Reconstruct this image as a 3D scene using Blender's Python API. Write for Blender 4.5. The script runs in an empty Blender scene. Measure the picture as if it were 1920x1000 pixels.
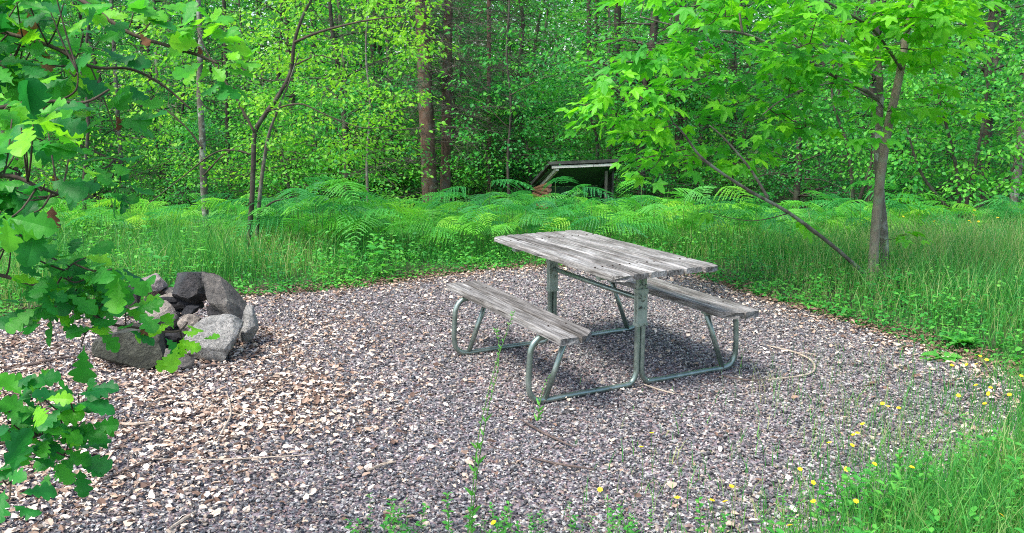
import bpy, math, random
import numpy as np
from mathutils import Vector, Matrix, noise

rad = math.radians
rng = np.random.default_rng(7)
random.seed(7)
scene = bpy.context.scene
col = scene.collection

# ------------------------------------------------------------------ camera, sky, sun, exposure
CAM_H, PITCH, FPX = 1.63, 0.1925, 1600.0
cam_d = bpy.data.cameras.new("camera")
cam = bpy.data.objects.new("camera", cam_d); col.objects.link(cam)
cam.location = (0, 0, CAM_H); cam.rotation_euler = (math.pi/2 - PITCH, 0, 0)
cam_d.sensor_width = 36; cam_d.lens = FPX/1920*36
cam_d.clip_start = 0.05; cam_d.clip_end = 500
scene.camera = cam

SUN_EL, SUN_AZ = rad(58), rad(-128)      # azimuth of the direction TOWARDS the sun, measured from +Y towards +X
world = bpy.data.worlds.new("World"); scene.world = world; world.use_nodes = True
wn = world.node_tree.nodes; wl = world.node_tree.links
sky = wn.new('ShaderNodeTexSky'); sky.sky_type = 'NISHITA'; sky.sun_disc = False
sky.sun_elevation = SUN_EL; sky.sun_rotation = SUN_AZ
sky.air_density = 1.0; sky.dust_density = 2.5; sky.ozone_density = 1.0
bg = wn['Background']; bg.inputs['Strength'].default_value = 0.15
wl.new(sky.outputs[0], bg.inputs['Color'])
sd = bpy.data.lights.new("sun", 'SUN'); sd.energy = 2.0; sd.angle = rad(17); sd.color = (1.0, 0.96, 0.9)
sun = bpy.data.objects.new("sun", sd); col.objects.link(sun)
sv = Vector((math.sin(SUN_AZ)*math.cos(SUN_EL), math.cos(SUN_AZ)*math.cos(SUN_EL), math.sin(SUN_EL)))
sun.rotation_euler = sv.to_track_quat('Z', 'Y').to_euler()
scene.view_settings.view_transform = 'Standard'; scene.view_settings.look = 'None'
scene.view_settings.gamma = 1.0; scene.view_settings.exposure = 1.4
scene.cycles.max_bounces = 7; scene.cycles.diffuse_bounces = 4; scene.cycles.transmission_bounces = 4
scene.cycles.glossy_bounces = 2; scene.cycles.transparent_max_bounces = 4
scene.cycles.use_denoising = False
scene.cycles.pixel_filter_type = 'BLACKMAN_HARRIS'; scene.cycles.filter_width = 1.05
scene.cycles.use_adaptive_sampling = True; scene.cycles.adaptive_threshold = 0.008

# ------------------------------------------------------------------ layout helpers (photo pixels -> places)
def ray(px, py):
    a = (px-960)/FPX; b = -(py-500)/FPX
    c, s = math.cos(PITCH), math.sin(PITCH)
    return np.array([a, c + b*s, -s + b*c])
def at(px, py, Y):
    r = ray(px, py); t = Y/r[1]
    return Vector((r[0]*t, Y, CAM_H + r[2]*t))
def gp(px, py, z=0.0):
    r = ray(px, py); t = (z-CAM_H)/r[2]
    return Vector((r[0]*t, r[1]*t, z))
def sstep(a, b, x):
    t = np.clip((x-a)/(b-a), 0, 1); return t*t*(3-2*t)
def gz(x, y):
    x = np.asarray(x, float); y = np.asarray(y, float)
    return -0.65*sstep(8.3, 13.5, y) + 0.03*np.sin(x*1.3+y*.7)*sstep(8.3, 10, y) + 0.1*np.sin(x*.31+1)*sstep(12, 20, y)

PAD = [gp(*p) for p in [(-500,655),(0,598),(250,575),(440,556),(560,550),(700,536),(830,517),(900,507),(1010,500),(1130,500),(1300,515),(1400,550),(1540,590),(1660,625),(1760,655),(1880,690),(1990,740),(2070,850)]]
PAD = [(-7.5, 4.2)] + [(p.x, p.y) for p in PAD] + [(3.2, 2.6), (2.6, 1.6), (0.5, 1.0), (-5.5, 1.0), (-7.5, 2.0)]
PAD = np.array(PAD)
def in_poly(x, y, poly):
    ins = np.zeros(len(x), bool); n = len(poly)
    for i in range(n):
        x1, y1 = poly[i]; x2, y2 = poly[(i+1) % n]
        c = ((y1 > y) != (y2 > y)) & (x < (x2-x1)*(y-y1)/((y2-y1) or 1e-9)+x1)
        ins ^= c
    return ins
def edge_dist(x, y, poly):
    d = np.full(len(x), 1e9); n = len(poly)
    for i in range(n):
        a = np.array(poly[i]); b = np.array(poly[(i+1) % n]); ab = b-a
        t = np.clip(((x-a[0])*ab[0]+(y-a[1])*ab[1])/(ab@ab), 0, 1)
        d = np.minimum(d, np.hypot(x-a[0]-t*ab[0], y-a[1]-t*ab[1]))
    return d
def pad_sd(x, y):            # signed: positive inside
    d = edge_dist(x, y, PAD); return np.where(in_poly(x, y, PAD), d, -d)
def wob(x, y, f=1.0, k=0.0):
    return (np.sin(x*2.1*f+k)*np.cos(y*1.7*f-k*1.3)+.6*np.sin(x*4.7*f-1.1+y*2.9*f+k)+.4*np.cos(y*7.9*f+x*3.3*f+k*2))/2.0

# ------------------------------------------------------------------ materials
def new_mat(name):
    m = bpy.data.materials.new(name); m.use_nodes = True
    nt = m.node_tree; b = nt.nodes['Principled BSDF']
    return m, nt, b
def ramp(nt, stops, interp='LINEAR'):
    r = nt.nodes.new('ShaderNodeValToRGB'); e = r.color_ramp.elements
    r.color_ramp.interpolation = interp
    while len(e) > 1: e.remove(e[-1])
    e[0].position = stops[0][0]; e[0].color = (*stops[0][1], 1)
    for p, c in stops[1:]:
        x = e.new(p); x.color = (*c, 1)
    return r
def noise_n(nt, scale, detail=6, rough=.6, vec=None, dist=0):
    n = nt.nodes.new('ShaderNodeTexNoise'); n.inputs['Scale'].default_value = scale
    n.inputs['Detail'].default_value = detail; n.inputs['Roughness'].default_value = rough
    n.inputs['Distortion'].default_value = dist
    if vec is not None: nt.links.new(vec, n.inputs['Vector'])
    return n
def coords(nt, scale=(1,1,1), which='Object'):
    t = nt.nodes.new('ShaderNodeTexCoord'); mp = nt.nodes.new('ShaderNodeMapping')
    mp.inputs['Scale'].default_value = scale; nt.links.new(t.outputs[which], mp.inputs['Vector'])
    return mp.outputs[0]
def mixc(nt, fac, a, b, mode='MIX'):
    m = nt.nodes.new('ShaderNodeMix'); m.data_type = 'RGBA'; m.blend_type = mode
    for s, v in ((0, fac), (6, a), (7, b)):
        if hasattr(v, 'is_linked') or hasattr(v, 'links'): nt.links.new(v, m.inputs[s])
        elif isinstance(v, (int, float)): m.inputs[s].default_value = v
        else: m.inputs[s].default_value = (*v, 1)
    return m.outputs[2]
def bump(nt, b, h, strength=.5, dist=.01):
    n = nt.nodes.new('ShaderNodeBump'); n.inputs['Strength'].default_value = strength
    n.inputs['Distance'].default_value = dist
    nt.links.new(h, n.inputs['Height']); nt.links.new(n.outputs[0], b.inputs['Normal'])
def tint_node(nt):
    a = nt.nodes.new('ShaderNodeAttribute'); a.attribute_name = 'tint'; return a.outputs['Fac']

def leaf_mat(name, stops, trans=.4, tcol=1.9, rough=.45, objvar=0.0, spec=.35):
    m, nt, b = new_mat(name)
    t = tint_node(nt)
    if objvar:
        oi = nt.nodes.new('ShaderNodeObjectInfo')
        ma = nt.nodes.new('ShaderNodeMath'); ma.operation = 'MULTIPLY_ADD'
        ma.inputs[1].default_value = objvar; nt.links.new(oi.outputs['Random'], ma.inputs[0])
        mb = nt.nodes.new('ShaderNodeMath'); mb.operation = 'MULTIPLY'; mb.inputs[1].default_value = 1-objvar
        nt.links.new(t, mb.inputs[0]); nt.links.new(mb.outputs[0], ma.inputs[2]); t = ma.outputs[0]
    r = ramp(nt, stops); nt.links.new(t, r.inputs[0])
    b.inputs['Roughness'].default_value = rough
    b.inputs['Specular IOR Level'].default_value = spec
    nt.links.new(r.outputs[0], b.inputs['Base Color'])
    tr = nt.nodes.new('ShaderNodeBsdfTranslucent')
    g = nt.nodes.new('ShaderNodeVectorMath'); g.operation = 'MULTIPLY'
    g.inputs[1].default_value = (tcol*1.0, tcol, tcol*.55)
    nt.links.new(r.outputs[0], g.inputs[0]); nt.links.new(g.outputs[0], tr.inputs['Color'])
    mx = nt.nodes.new('ShaderNodeMixShader'); mx.inputs[0].default_value = trans
    nt.links.new(b.outputs[0], mx.inputs[1]); nt.links.new(tr.outputs[0], mx.inputs[2])
    nt.links.new(mx.outputs[0], nt.nodes['Material Output'].inputs['Surface'])
    return m
def leaf_mat_v(*a, **k):
    m = leaf_mat(*a, **k); nt = m.node_tree; b = nt.nodes['Principled BSDF']
    r = b.inputs['Base Color'].links[0].from_node
    n = noise_n(nt, 34, 6, .7, coords(nt)); rr = ramp(nt, [(.28,(.55,.62,.6)),(.5,(1,1,1)),(.72,(1.35,1.18,1.0))]); nt.links.new(n.outputs[0], rr.inputs[0])
    nt.links.new(mixc(nt, 1.0, r.outputs[0], rr.outputs[0], 'MULTIPLY'), b.inputs['Base Color'])
    bump(nt, b, n.outputs[0], .35, .004)
    return m
M = {}
M['oak_leaf'] = leaf_mat_v('oak leaves', [(0,(.012,.14,.035)),(.35,(.025,.22,.035)),(.7,(.07,.36,.025)),(1,(.18,.50,.02))], .45, 1.7, .45, spec=.28)
M['maple_leaf'] = leaf_mat('maple leaves', [(0,(.03,.20,.03)),(.5,(.07,.35,.025)),(1,(.18,.52,.02))], .45, 1.7, .5)
M['lime_leaf'] = leaf_mat('lime green leaves', [(0,(.05,.25,.03)),(.5,(.13,.41,.03)),(1,(.30,.58,.05))], .45, 1.6, .5)
M['wood_leaf'] = leaf_mat('woodland leaves', [(0,(.012,.11,.045)),(.25,(.028,.21,.055)),(.5,(.055,.32,.055)),(.75,(.11,.42,.04)),(1,(.23,.52,.06))], .48, 1.6, .5, objvar=.45)
M['far_leaf'] = leaf_mat('far leaves', [(0,(.03,.15,.05)),(.5,(.09,.32,.07)),(1,(.32,.52,.18))], .4, 1.5, .6)  # paler greens put the light of a far clearing into the leaf colour
M['bush_leaf'] = leaf_mat('hazel leaves', [(0,(.025,.19,.035)),(.5,(.07,.36,.045)),(1,(.18,.52,.06))], .45, 1.6, .5)
M['fern'] = leaf_mat('bracken', [(0,(.018,.15,.05)),(.3,(.05,.30,.065)),(.6,(.12,.44,.045)),(.85,(.22,.54,.04)),(1,(.36,.58,.05))], .45, 1.6, .5, objvar=.5)
M['grass'] = leaf_mat('grass blades', [(0,(.022,.15,.035)),(.45,(.055,.28,.05)),(.8,(.14,.42,.08)),(1,(.42,.46,.20))], .45, 1.5, .5)
M['herb'] = leaf_mat('herb leaves', [(0,(.02,.17,.035)),(.5,(.06,.33,.045)),(1,(.17,.50,.07))], .4, 1.6, .5)
M['needle'] = leaf_mat('pine needles', [(0,(.02,.07,.03)),(.5,(.04,.12,.045)),(.8,(.09,.10,.05)),(1,(.16,.11,.06))], .15, 1.3, .6)
M['dry_leaf'] = leaf_mat('dry brown leaf', [(0,(.14,.05,.025)),(1,(.30,.13,.06))], .2, 1.2, .7)

def bark_mat(name, c1, c2, c3=None, sc=14, stretch=.25, amt=.55):
    m, nt, b = new_mat(name)
    v = coords(nt, (1, 1, stretch))
    n = noise_n(nt, sc, 8, .7, v, .6)
    r = ramp(nt, [(.32, c1), (.62, c2)]); nt.links.new(n.outputs[0], r.inputs[0]); c = r.outputs[0]
    if c3:
        n2 = noise_n(nt, 7, 6, .7, coords(nt)); r2 = ramp(nt, [(.5,(0,0,0)),(.6,(1,1,1))]); nt.links.new(n2.outputs[0], r2.inputs[0])
        c = mixc(nt, r2.outputs[0], c, c3)
    nt.links.new(c, b.inputs['Base Color']); b.inputs['Roughness'].default_value = .9
    b.inputs['Specular IOR Level'].default_value = .2
    bump(nt, b, n.outputs[0], amt, .02)
    return m
M['bark_grey'] = bark_mat('grey bark', (.06,.05,.04), (.17,.15,.12), (.20,.22,.17))
M['bark_maple'] = bark_mat('maple bark', (.12,.095,.07), (.27,.22,.165), (.22,.23,.16), 22, .35, .4)
M['bark_lichen'] = bark_mat('lichen bark', (.07,.065,.05), (.17,.15,.12), (.33,.36,.30), 16, .6, .5)
M['bark_dark'] = bark_mat('dark bark', (.025,.02,.018), (.085,.07,.055), (.09,.10,.07))
M['bark_pine'] = bark_mat('pine bark', (.05,.03,.022), (.19,.115,.08), (.15,.13,.11), 12, .3, .8)
M['twig'] = bark_mat('twigs', (.035,.027,.02), (.095,.075,.055))
M['twig_grey'] = bark_mat('dead twigs', (.05,.04,.035), (.13,.11,.095))
M['stick_pale'] = bark_mat('pale stick', (.20,.15,.11), (.50,.42,.33), None, 30, 1)
M['stick_dark'] = bark_mat('dark stick', (.05,.035,.03), (.17,.13,.11), None, 30, 1)

# ------------------------------------------------------------------ mesh helpers
def np_mesh(name, V, F, mat=None, tint=None, smooth=False, flag=None):
    V = np.ascontiguousarray(V, dtype=np.float32); F = np.ascontiguousarray(F, dtype=np.int32)
    me = bpy.data.meshes.new(name); k = F.shape[1]
    me.vertices.add(len(V)); me.vertices.foreach_set('co', V.ravel())
    me.loops.add(F.size); me.loops.foreach_set('vertex_index', F.ravel())
    me.polygons.add(len(F)); me.polygons.foreach_set('loop_start', np.arange(0, F.size, k, dtype=np.int32))
    try: me.polygons.foreach_set('loop_total', np.full(len(F), k, dtype=np.int32))
    except Exception: pass
    me.polygons.foreach_set('use_smooth', np.full(len(F), smooth, dtype=bool))
    if tint is not None:
        a = me.attributes.new('tint', 'FLOAT', 'POINT'); a.data.foreach_set('value', np.ascontiguousarray(tint, dtype=np.float32))
    me.update(calc_edges=True)
    if mat is not None: me.materials.append(mat)
    return me
def put(name, me, parent=None, loc=None):
    o = bpy.data.objects.new(name, me); col.objects.link(o)
    if parent is not None: o.parent = parent
    if loc is not None: o.location = loc
    return o
def tag(o, label=None, cat=None, group=None, kind=None):
    if label: o['label'] = label
    if cat: o['category'] = cat
    if group: o['group'] = group
    if kind: o['kind'] = kind
    return o
def empty(name, loc=(0,0,0), rz=0):
    o = bpy.data.objects.new(name, None); col.objects.link(o); o.location = loc; o.rotation_euler.z = rz
    o.empty_display_size = .1
    return o
def copy_thing(src, loc, rz=0, sc=1, label=None, group=None):
    r = src.copy(); col.objects.link(r); r.location = loc
    r.rotation_euler = (0, 0, rz); r.scale = (sc, sc, sc)
    if label: r['label'] = label
    if group: r['group'] = group
    for ch in src.children:
        c = ch.copy(); col.objects.link(c); c.parent = r
    return r

class Acc:                     # collects quads
    def __init__(s): s.V = []; s.F = []; s.n = 0
    def add(s, V, F):
        s.V.append(np.asarray(V, float)); s.F.append(np.asarray(F, int)+s.n); s.n += len(V)
    def mesh(s, name, mat, smooth=True):
        V = np.concatenate(s.V); F = np.concatenate(s.F)
        return np_mesh(name, V, F, mat, None, smooth)
def smooth_poly(P, R, sub=4):
    P = np.array([list(p) for p in P], float); R = np.array(R, float); n = len(P)
    if n < 3 or sub <= 1: return P, R
    out = []; ro = []
    for i in range(n-1):
        p0 = P[max(i-1, 0)]; p1 = P[i]; p2 = P[i+1]; p3 = P[min(i+2, n-1)]
        for k in range(sub):
            t = k/sub
            out.append(.5*((2*p1)+(-p0+p2)*t+(2*p0-5*p1+4*p2-p3)*t*t+(-p0+3*p1-3*p2+p3)*t**3))
            ro.append(R[i]*(1-t)+R[i+1]*t)
    out.append(P[-1]); ro.append(R[-1])
    return np.array(out), np.array(ro)
def tube(acc, P, R, k=6, sub=1, cap=True, rough=0, ring=None):
    if np.isscalar(R): R = [R]*len(P)
    P, R = smooth_poly(P, R, sub); n = len(P)
    T = np.gradient(P, axis=0); T /= np.linalg.norm(T, axis=1)[:, None]+1e-9
    up = np.array([0, 0, 1.]) if abs(T[0][2]) < .9 else np.array([1., 0, 0])
    N = np.cross(T[0], up); N /= np.linalg.norm(N)
    V = []
    a = np.arange(k)*2*math.pi/k
    for i in range(n):
        N = N-T[i]*(N@T[i]); N /= np.linalg.norm(N)+1e-9
        B = np.cross(T[i], N)
        rr = R[i]*(1+rough*(rng.random(k)-.5)) if rough else R[i]
        V.append(P[i]+(np.cos(a)*rr)[:, None]*N+(np.sin(a)*rr)[:, None]*B)
    V = np.concatenate(V)
    i = np.arange(n-1)[:, None]*k; j = np.arange(k)[None, :]; j2 = (j+1) % k
    F = np.stack([i+j, i+j2, i+k+j2, i+k+j], -1).reshape(-1, 4)
    if cap and k >= 4:
        F = list(F)
        ca = len(V); V = np.vstack([V, P[0], P[-1]])
        for q in range(0, k, 2):
            F.append([ca, (q+2) % k, (q+1) % k, q]); b = (n-1)*k
            F.append([ca+1, b+q, b+(q+1) % k, b+(q+2) % k])
        F = np.array(F)
    acc.add(V, F)
    return P
def box(acc, c, size, rot=None, jit=0):
    s = np.array(size)/2
    V = np.array([[x, y, z] for x in (-1, 1) for y in (-1, 1) for z in (-1, 1)], float)*s
    if jit: V += (rng.random(V.shape)-.5)*jit
    if rot is not None: V = V@np.array(rot).T
    acc.add(V+np.array(c), [[0,1,3,2],[4,6,7,5],[0,4,5,1],[2,3,7,6],[0,2,6,4],[1,5,7,3]])

# leaf templates: x along the leaf, y across, z normal
def strip_leaf(outline, fold=.12, droop=.15, wave=0.0, ribs=True):
    """outline: list of (x, halfwidth). returns verts, tris"""
    V = []; F = []
    for i, (x, w) in enumerate(outline):
        z = -droop*x*x
        V += [[x, 0, z], [x+.0, w, z+fold*w+wave*math.sin(i*1.9)*w], [x, -w, z+fold*w+wave*math.cos(i*2.3)*w]]
    n = len(outline)
    for i in range(n-1):
        a = 3*i; b = a+3
        F += [[a, b, b+1], [a, b+1, a+1], [a, b+2, b], [a, a+2, b+2]]
    return np.array(V, float), np.array(F, int)
T_SIMPLE = strip_leaf([(0,.0),(.3,.27),(.65,.27),(1,.0)], .25, .2)
T_ROUND = strip_leaf([(0,.02),(.2,.33),(.55,.42),(.85,.25),(1,.0)], .2, .25)
T_MIX = [T_ROUND, T_SIMPLE, strip_leaf([(0,.0),(.25,.20),(.55,.30),(.8,.16),(1,.0)], -.3, .45), strip_leaf([(0,.02),(.3,.30),(.6,.34),(.88,.15),(1,.0)], .5, .05)]
T_LANCE = strip_leaf([(0,.0),(.3,.13),(.7,.10),(1,.0)], .2, .35)
OAK = [[(0,.015),(.10,.03),(.19,.10),(.25,.15),(.31,.10),(.39,.17),(.45,.23),(.51,.15),(.59,.24),(.66,.29),(.72,.19),(.80,.22),(.86,.20),(.92,.12),(.97,.10),(1,.03)],
       [(0,.015),(.10,.02),(.20,.08),(.29,.14),(.34,.08),(.44,.20),(.50,.25),(.56,.16),(.66,.28),(.74,.31),(.79,.20),(.86,.20),(.93,.17),(1,.04)],
       [(0,.015),(.08,.05),(.20,.17),(.27,.19),(.33,.13),(.46,.26),(.54,.28),(.60,.21),(.70,.27),(.78,.29),(.83,.19),(.92,.15),(1,.03)]]
def soft_leaf(outline, fold, droop, curl, bendy):
    V = []; F = []
    for i, (x, w) in enumerate(outline):
        zc = -droop*x*x
        for f in (0, .5, 1, -.5, -1):
            y = f*w; V.append([x+.10*abs(y)*(1 if f else 0), y*1.12+bendy*x*x, zc+fold*abs(y)-curl*y*y*3+.02*math.sin(x*9+3*y)])
    for i in range(len(outline)-1):
        a = 5*i; b = a+5
        for p, q in ((0,1),(1,2)): F += [[a+p, b+p, b+q], [a+p, b+q, a+q]]
        for p, q in ((0,3),(3,4)): F += [[a+p, b+q, b+p], [a+p, a+q, b+q]]
    return np.array(V, float), np.array(F, int)
OAK = [[(0,.012),(.10,.015),(.17,.05),(.23,.13),(.28,.15),(.33,.085),(.40,.17),(.47,.23),(.51,.215),(.55,.13),(.62,.24),(.69,.29),(.73,.27),(.77,.16),(.84,.21),(.90,.19),(.95,.12),(.98,.06),(1,.01)],
       [(0,.012),(.12,.02),(.22,.09),(.29,.12),(.34,.07),(.44,.19),(.50,.22),(.55,.12),(.63,.25),(.71,.30),(.76,.27),(.80,.17),(.86,.21),(.93,.16),(.98,.07),(1,.01)],
       [(0,.012),(.08,.03),(.20,.15),(.26,.17),(.32,.10),(.43,.24),(.50,.27),(.56,.16),(.66,.28),(.73,.29),(.79,.16),(.88,.18),(.95,.11),(1,.01)]]
T_OAK = [soft_leaf(OAK[0], .10, .20, .3, .05), soft_leaf(OAK[1], .25, .40, .1, -.08), soft_leaf(OAK[2], -.05, .05, .4, .0), soft_leaf(OAK[1], .3, -.10, .0, .10)]
def maple_template(fold=.06, droop=.25, seed=0):
    r = np.random.default_rng(seed)
    out = [(180,.10),(140,.26),(120,.50),(108,.44),(95,.40),(78,.50),(62,.74),(52,.84),(45,.70),(34,.50),(26,.52),(16,.76),(8,.86),(0,1.0)]
    pts = [(math.radians(a), q*(1+.06*(r.random()-.5))) for a, q in out]
    pts = pts+[(-a, q) for a, q in pts[1:-1]][::-1]
    V = [[.25, 0, .0]]
    for a, q in pts:
        x = .25+q*.75*math.cos(a); y = q*.75*math.sin(a)
        V.append([x, y, -droop*(q*.75)**2+fold*abs(math.sin(a*2.5))])
    n = len(pts)
    F = [[0, 1+(i+1) % n, 1+i] for i in range(n)]
    return np.array(V, float), np.array(F, int)
T_MAPLE = [maple_template(.06,.25,1), maple_template(.10,.10,2), maple_template(.02,.45,3)]

def norm(a): return a/(np.linalg.norm(a, axis=-1, keepdims=True)+1e-9)
def leaves_mesh(name, tmpl, pos, d, n, size, tint, mat, smooth=False):
    """one mesh of many leaves; tmpl a template or a list of them"""
    pos = np.asarray(pos, float); d = norm(np.asarray(d, float)); n = np.asarray(n, float)
    n = norm(n-d*(n*d).sum(-1, keepdims=True)); s = np.cross(n, d)
    T = tmpl if isinstance(tmpl, list) else [tmpl]
    which = np.arange(len(pos)) % len(T)
    Vs = []; Fs = []; ts = []; off = 0
    for k, (tv, tf) in enumerate(T):
        m = which == k
        if not m.any(): continue
        R = np.stack([d[m], s[m], n[m]], -1)          # columns
        v = np.einsum('nij,kj->nki', R, tv)*size[m][:, None, None]+pos[m][:, None, :]
        c = len(v)
        f = tf[None]+(np.arange(c)*len(tv))[:, None, None]+off
        Vs.append(v.reshape(-1, 3)); Fs.append(f.reshape(-1, 3)); ts.append(np.repeat(tint[m], len(tv)))
        off += c*len(tv)
    return np_mesh(name, np.concatenate(Vs), np.concatenate(Fs), mat, np.concatenate(ts), smooth)

class Leaves:
    def __init__(s): s.p=[]; s.d=[]; s.n=[]; s.s=[]; s.t=[]
    def add(s, p, d, n, size, tint):
        p = np.atleast_2d(p); c = len(p)
        s.p.append(p); s.d.append(np.broadcast_to(d, (c,3))); s.n.append(np.broadcast_to(n, (c,3)))
        s.s.append(np.broadcast_to(size, c)); s.t.append(np.broadcast_to(tint, c))
    def spray(s, c, r, count, size, flat=.3, tint=(.2,.9), tilt=.35, out=None):
        """a flattened layer of leaves round c, pointing outwards, facing up"""
        th = rng.random(count)*2*math.pi; q = r*np.sqrt(rng.random(count))
        o = np.stack([np.cos(th)*q, np.sin(th)*q, (rng.random(count)-.5)*2*r*flat-q*q/r*.25], -1)
        d = np.stack([np.cos(th), np.sin(th), -.25-.35*rng.random(count)], -1)+rng.normal(0, .35, (count, 3))
        if out is not None: d = d+np.asarray(out)*.6
        n = np.array([0, 0, 1.])+rng.normal(0, tilt, (count, 3))
        base = tint[0]+(tint[1]-tint[0])*rng.random()
        t = np.clip(base+rng.normal(0, .14, count), 0, 1)
        s.add(np.asarray(c)+o, d, n, size*(.6+.6*rng.random(count)), t)
    def mesh(s, name, tmpl, mat, smooth=False):
        return leaves_mesh(name, tmpl, np.concatenate(s.p), np.concatenate(s.d), np.concatenate(s.n), np.concatenate(s.s), np.concatenate(s.t), mat, smooth)

def crown_mesh(name, acc, bark, lv, tmpl, leafmat):
    """leaves together with the twigs that carry them"""
    me = lv.mesh(name, tmpl, M[leafmat])
    nv = len(me.vertices); nf = len(me.polygons)
    V = np.empty(nv*3, np.float32); me.vertices.foreach_get('co', V); F = np.empty(nf*3, np.int32); me.loops.foreach_get('vertex_index', F)
    T = np.empty(nv, np.float32); me.attributes['tint'].data.foreach_get('value', T); bpy.data.meshes.remove(me)
    V2 = np.concatenate(acc.V); Q = np.concatenate(acc.F)+nv
    F2 = np.concatenate([Q[:, [0,1,2]], Q[:, [0,2,3]]])
    me = np_mesh(name, np.concatenate([V.reshape(-1,3), V2]), np.concatenate([F.reshape(-1,3), F2]), M[leafmat], np.concatenate([T, np.full(len(V2), .5)]))
    me.materials.append(M[bark]); mi = np.zeros(nf+len(F2), np.int32); mi[nf:] = 1
    me.polygons.foreach_set('material_index', mi); sm = mi.astype(bool); me.polygons.foreach_set('use_smooth', sm)
    return me

# ------------------------------------------------------------------ ground
def ground_material():
    m, nt, b = new_mat('woodland soil')
    v = coords(nt)
    n1 = noise_n(nt, 1.2, 8, .65, v); n2 = noise_n(nt, 22, 8, .75, v)
    r1 = ramp(nt, [(.3,(.035,.028,.018)),(.5,(.045,.07,.02)),(.7,(.03,.10,.02))]); nt.links.new(n2.outputs[0], r1.inputs[0])
    r2 = ramp(nt, [(.35,(.06,.045,.03)),(.65,(.03,.06,.018))]); nt.links.new(n1.outputs[0], r2.inputs[0])
    nt.links.new(mixc(nt, .45, r1.outputs[0], r2.outputs[0]), b.inputs['Base Color'])
    b.inputs['Roughness'].default_value = 1; bump(nt, b, n2.outputs[0], .8, .03)
    return m
xs = np.concatenate([np.linspace(-150,-16,12), np.linspace(-14,14,57), np.linspace(16,150,12)])
ys = np.concatenate([np.linspace(-60,-2,8), np.linspace(-1,24,76), np.linspace(26,160,16)])
X, Y = np.meshgrid(xs, ys, indexing='ij')
Vg = np.stack([X, Y, gz(X, Y)-.012], -1).reshape(-1, 3)
ny = len(ys); i = np.arange(len(xs)-1)[:, None]; j = np.arange(ny-1)[None]
Fg = np.stack([i*ny+j, (i+1)*ny+j, (i+1)*ny+j+1, i*ny+j+1], -1).reshape(-1, 4)
tag(put('ground', np_mesh('ground', Vg, Fg, ground_material(), smooth=True)), 'dark mossy woodland soil under the grass and ferns', kind='structure')

def pad_material():
    m, nt, b = new_mat('gravel bed')
    v = coords(nt)
    vo = nt.nodes.new('ShaderNodeTexVoronoi'); vo.inputs['Scale'].default_value = 55; nt.links.new(v, vo.inputs['Vector'])
    sp = nt.nodes.new('ShaderNodeSeparateColor'); nt.links.new(vo.outputs['Color'], sp.inputs[0])
    r = ramp(nt, [(0,(.05,.045,.05)),(.3,(.13,.115,.13)),(.55,(.24,.20,.22)),(.75,(.19,.13,.12)),(.9,(.42,.38,.36)),(1,(.6,.56,.5))]); nt.links.new(sp.outputs[0], r.inputs[0])
    r2 = ramp(nt, [(0,(1,1,1)),(.6,(.45,.45,.45)),(1,(.2,.2,.2))]); nt.links.new(vo.outputs['Distance'], r2.inputs[0])
    nt.links.new(r.outputs[0], b.inputs['Base Color'])
    b.inputs['Roughness'].default_value = .9; bump(nt, b, r2.outputs[0], 1, .012)
    return m
# pad sheet: grid clipped to the pad outline
gx = np.arange(-7.6, 6.0, .1); gy = np.arange(.9, 9.0, .1)
X, Y = np.meshgrid(gx, gy, indexing='ij')
sdv = pad_sd(X.ravel(), Y.ravel())
Vp = np.stack([X.ravel(), Y.ravel(), np.where(sdv > -.02, .0, -.03)], -1)
ny = len(gy); i = np.arange(len(gx)-1)[:, None]; j = np.arange(ny-1)[None]
Fp = np.stack([i*ny+j, (i+1)*ny+j, (i+1)*ny+j+1, i*ny+j+1], -1).reshape(-1, 4)
Fp = Fp[(sdv[Fp] > -.15).all(1)]
tag(put('gravel_ground', np_mesh('gravel_ground', Vp, Fp, pad_material(), smooth=True)), 'bed of the crushed stone clearing', kind='structure')

# loose stones
def stone_field():
    N = 360000
    # denser close to the camera where single stones show
    x = rng.uniform(-7.4, 5.8, N*2); y = rng.uniform(1.6, 8.9, N*2)
    keep = (np.abs(x) < y*.68+.8) & (rng.random(N*2) < np.clip(1.15-.09*y, .45, 1))
    x = x[keep]; y = y[keep]
    s = pad_sd(x, y)+.12*wob(x, y, 2.5); keep = s > 0
    x = x[keep]; y = y[keep]; n = len(x)
    base = np.array([[1,0,0],[-1,0,0],[0,1,0],[0,-1,0],[0,0,1],[0,0,-1]], float)
    f = np.array([[0,2,4],[2,1,4],[1,3,4],[3,0,4],[2,0,5],[1,2,5],[3,1,5],[0,3,5]])
    r = .0040+.0055*rng.random(n)**1.8
    big = rng.random(n) < .02; r[big] *= 1.6
    v = base[None]*np.stack([1+.5*rng.random(n), .7+.5*rng.random(n), .45+.5*rng.random(n)], -1)[:, None, :]
    v = v+rng.normal(0, .22, (n, 6, 3))
    a = rng.random(n)*6.28; b = rng.normal(0, .45, n)
    ca, sa, cb, sb = np.cos(a), np.sin(a), np.cos(b), np.sin(b)
    R = np.stack([np.stack([ca, -sa*cb, sa*sb], -1), np.stack([sa, ca*cb, -ca*sb], -1), np.stack([0*a, sb, cb], -1)], -2)
    v = np.einsum('nij,nkj->nki', R, v*r[:, None, None])
    v += np.stack([x, y, r*.25+rng.random(n)*.010], -1)[:, None, :]
    ff = f[None]+(np.arange(n)*6)[:, None, None]
    # leaning towards warm chips on the left where leaf litter lies
    return np_mesh('gravel', v.reshape(-1, 3), ff.reshape(-1, 3), None, np.repeat(rng.random(n), 6))
m, nt, b = new_mat('gravel stones')
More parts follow.
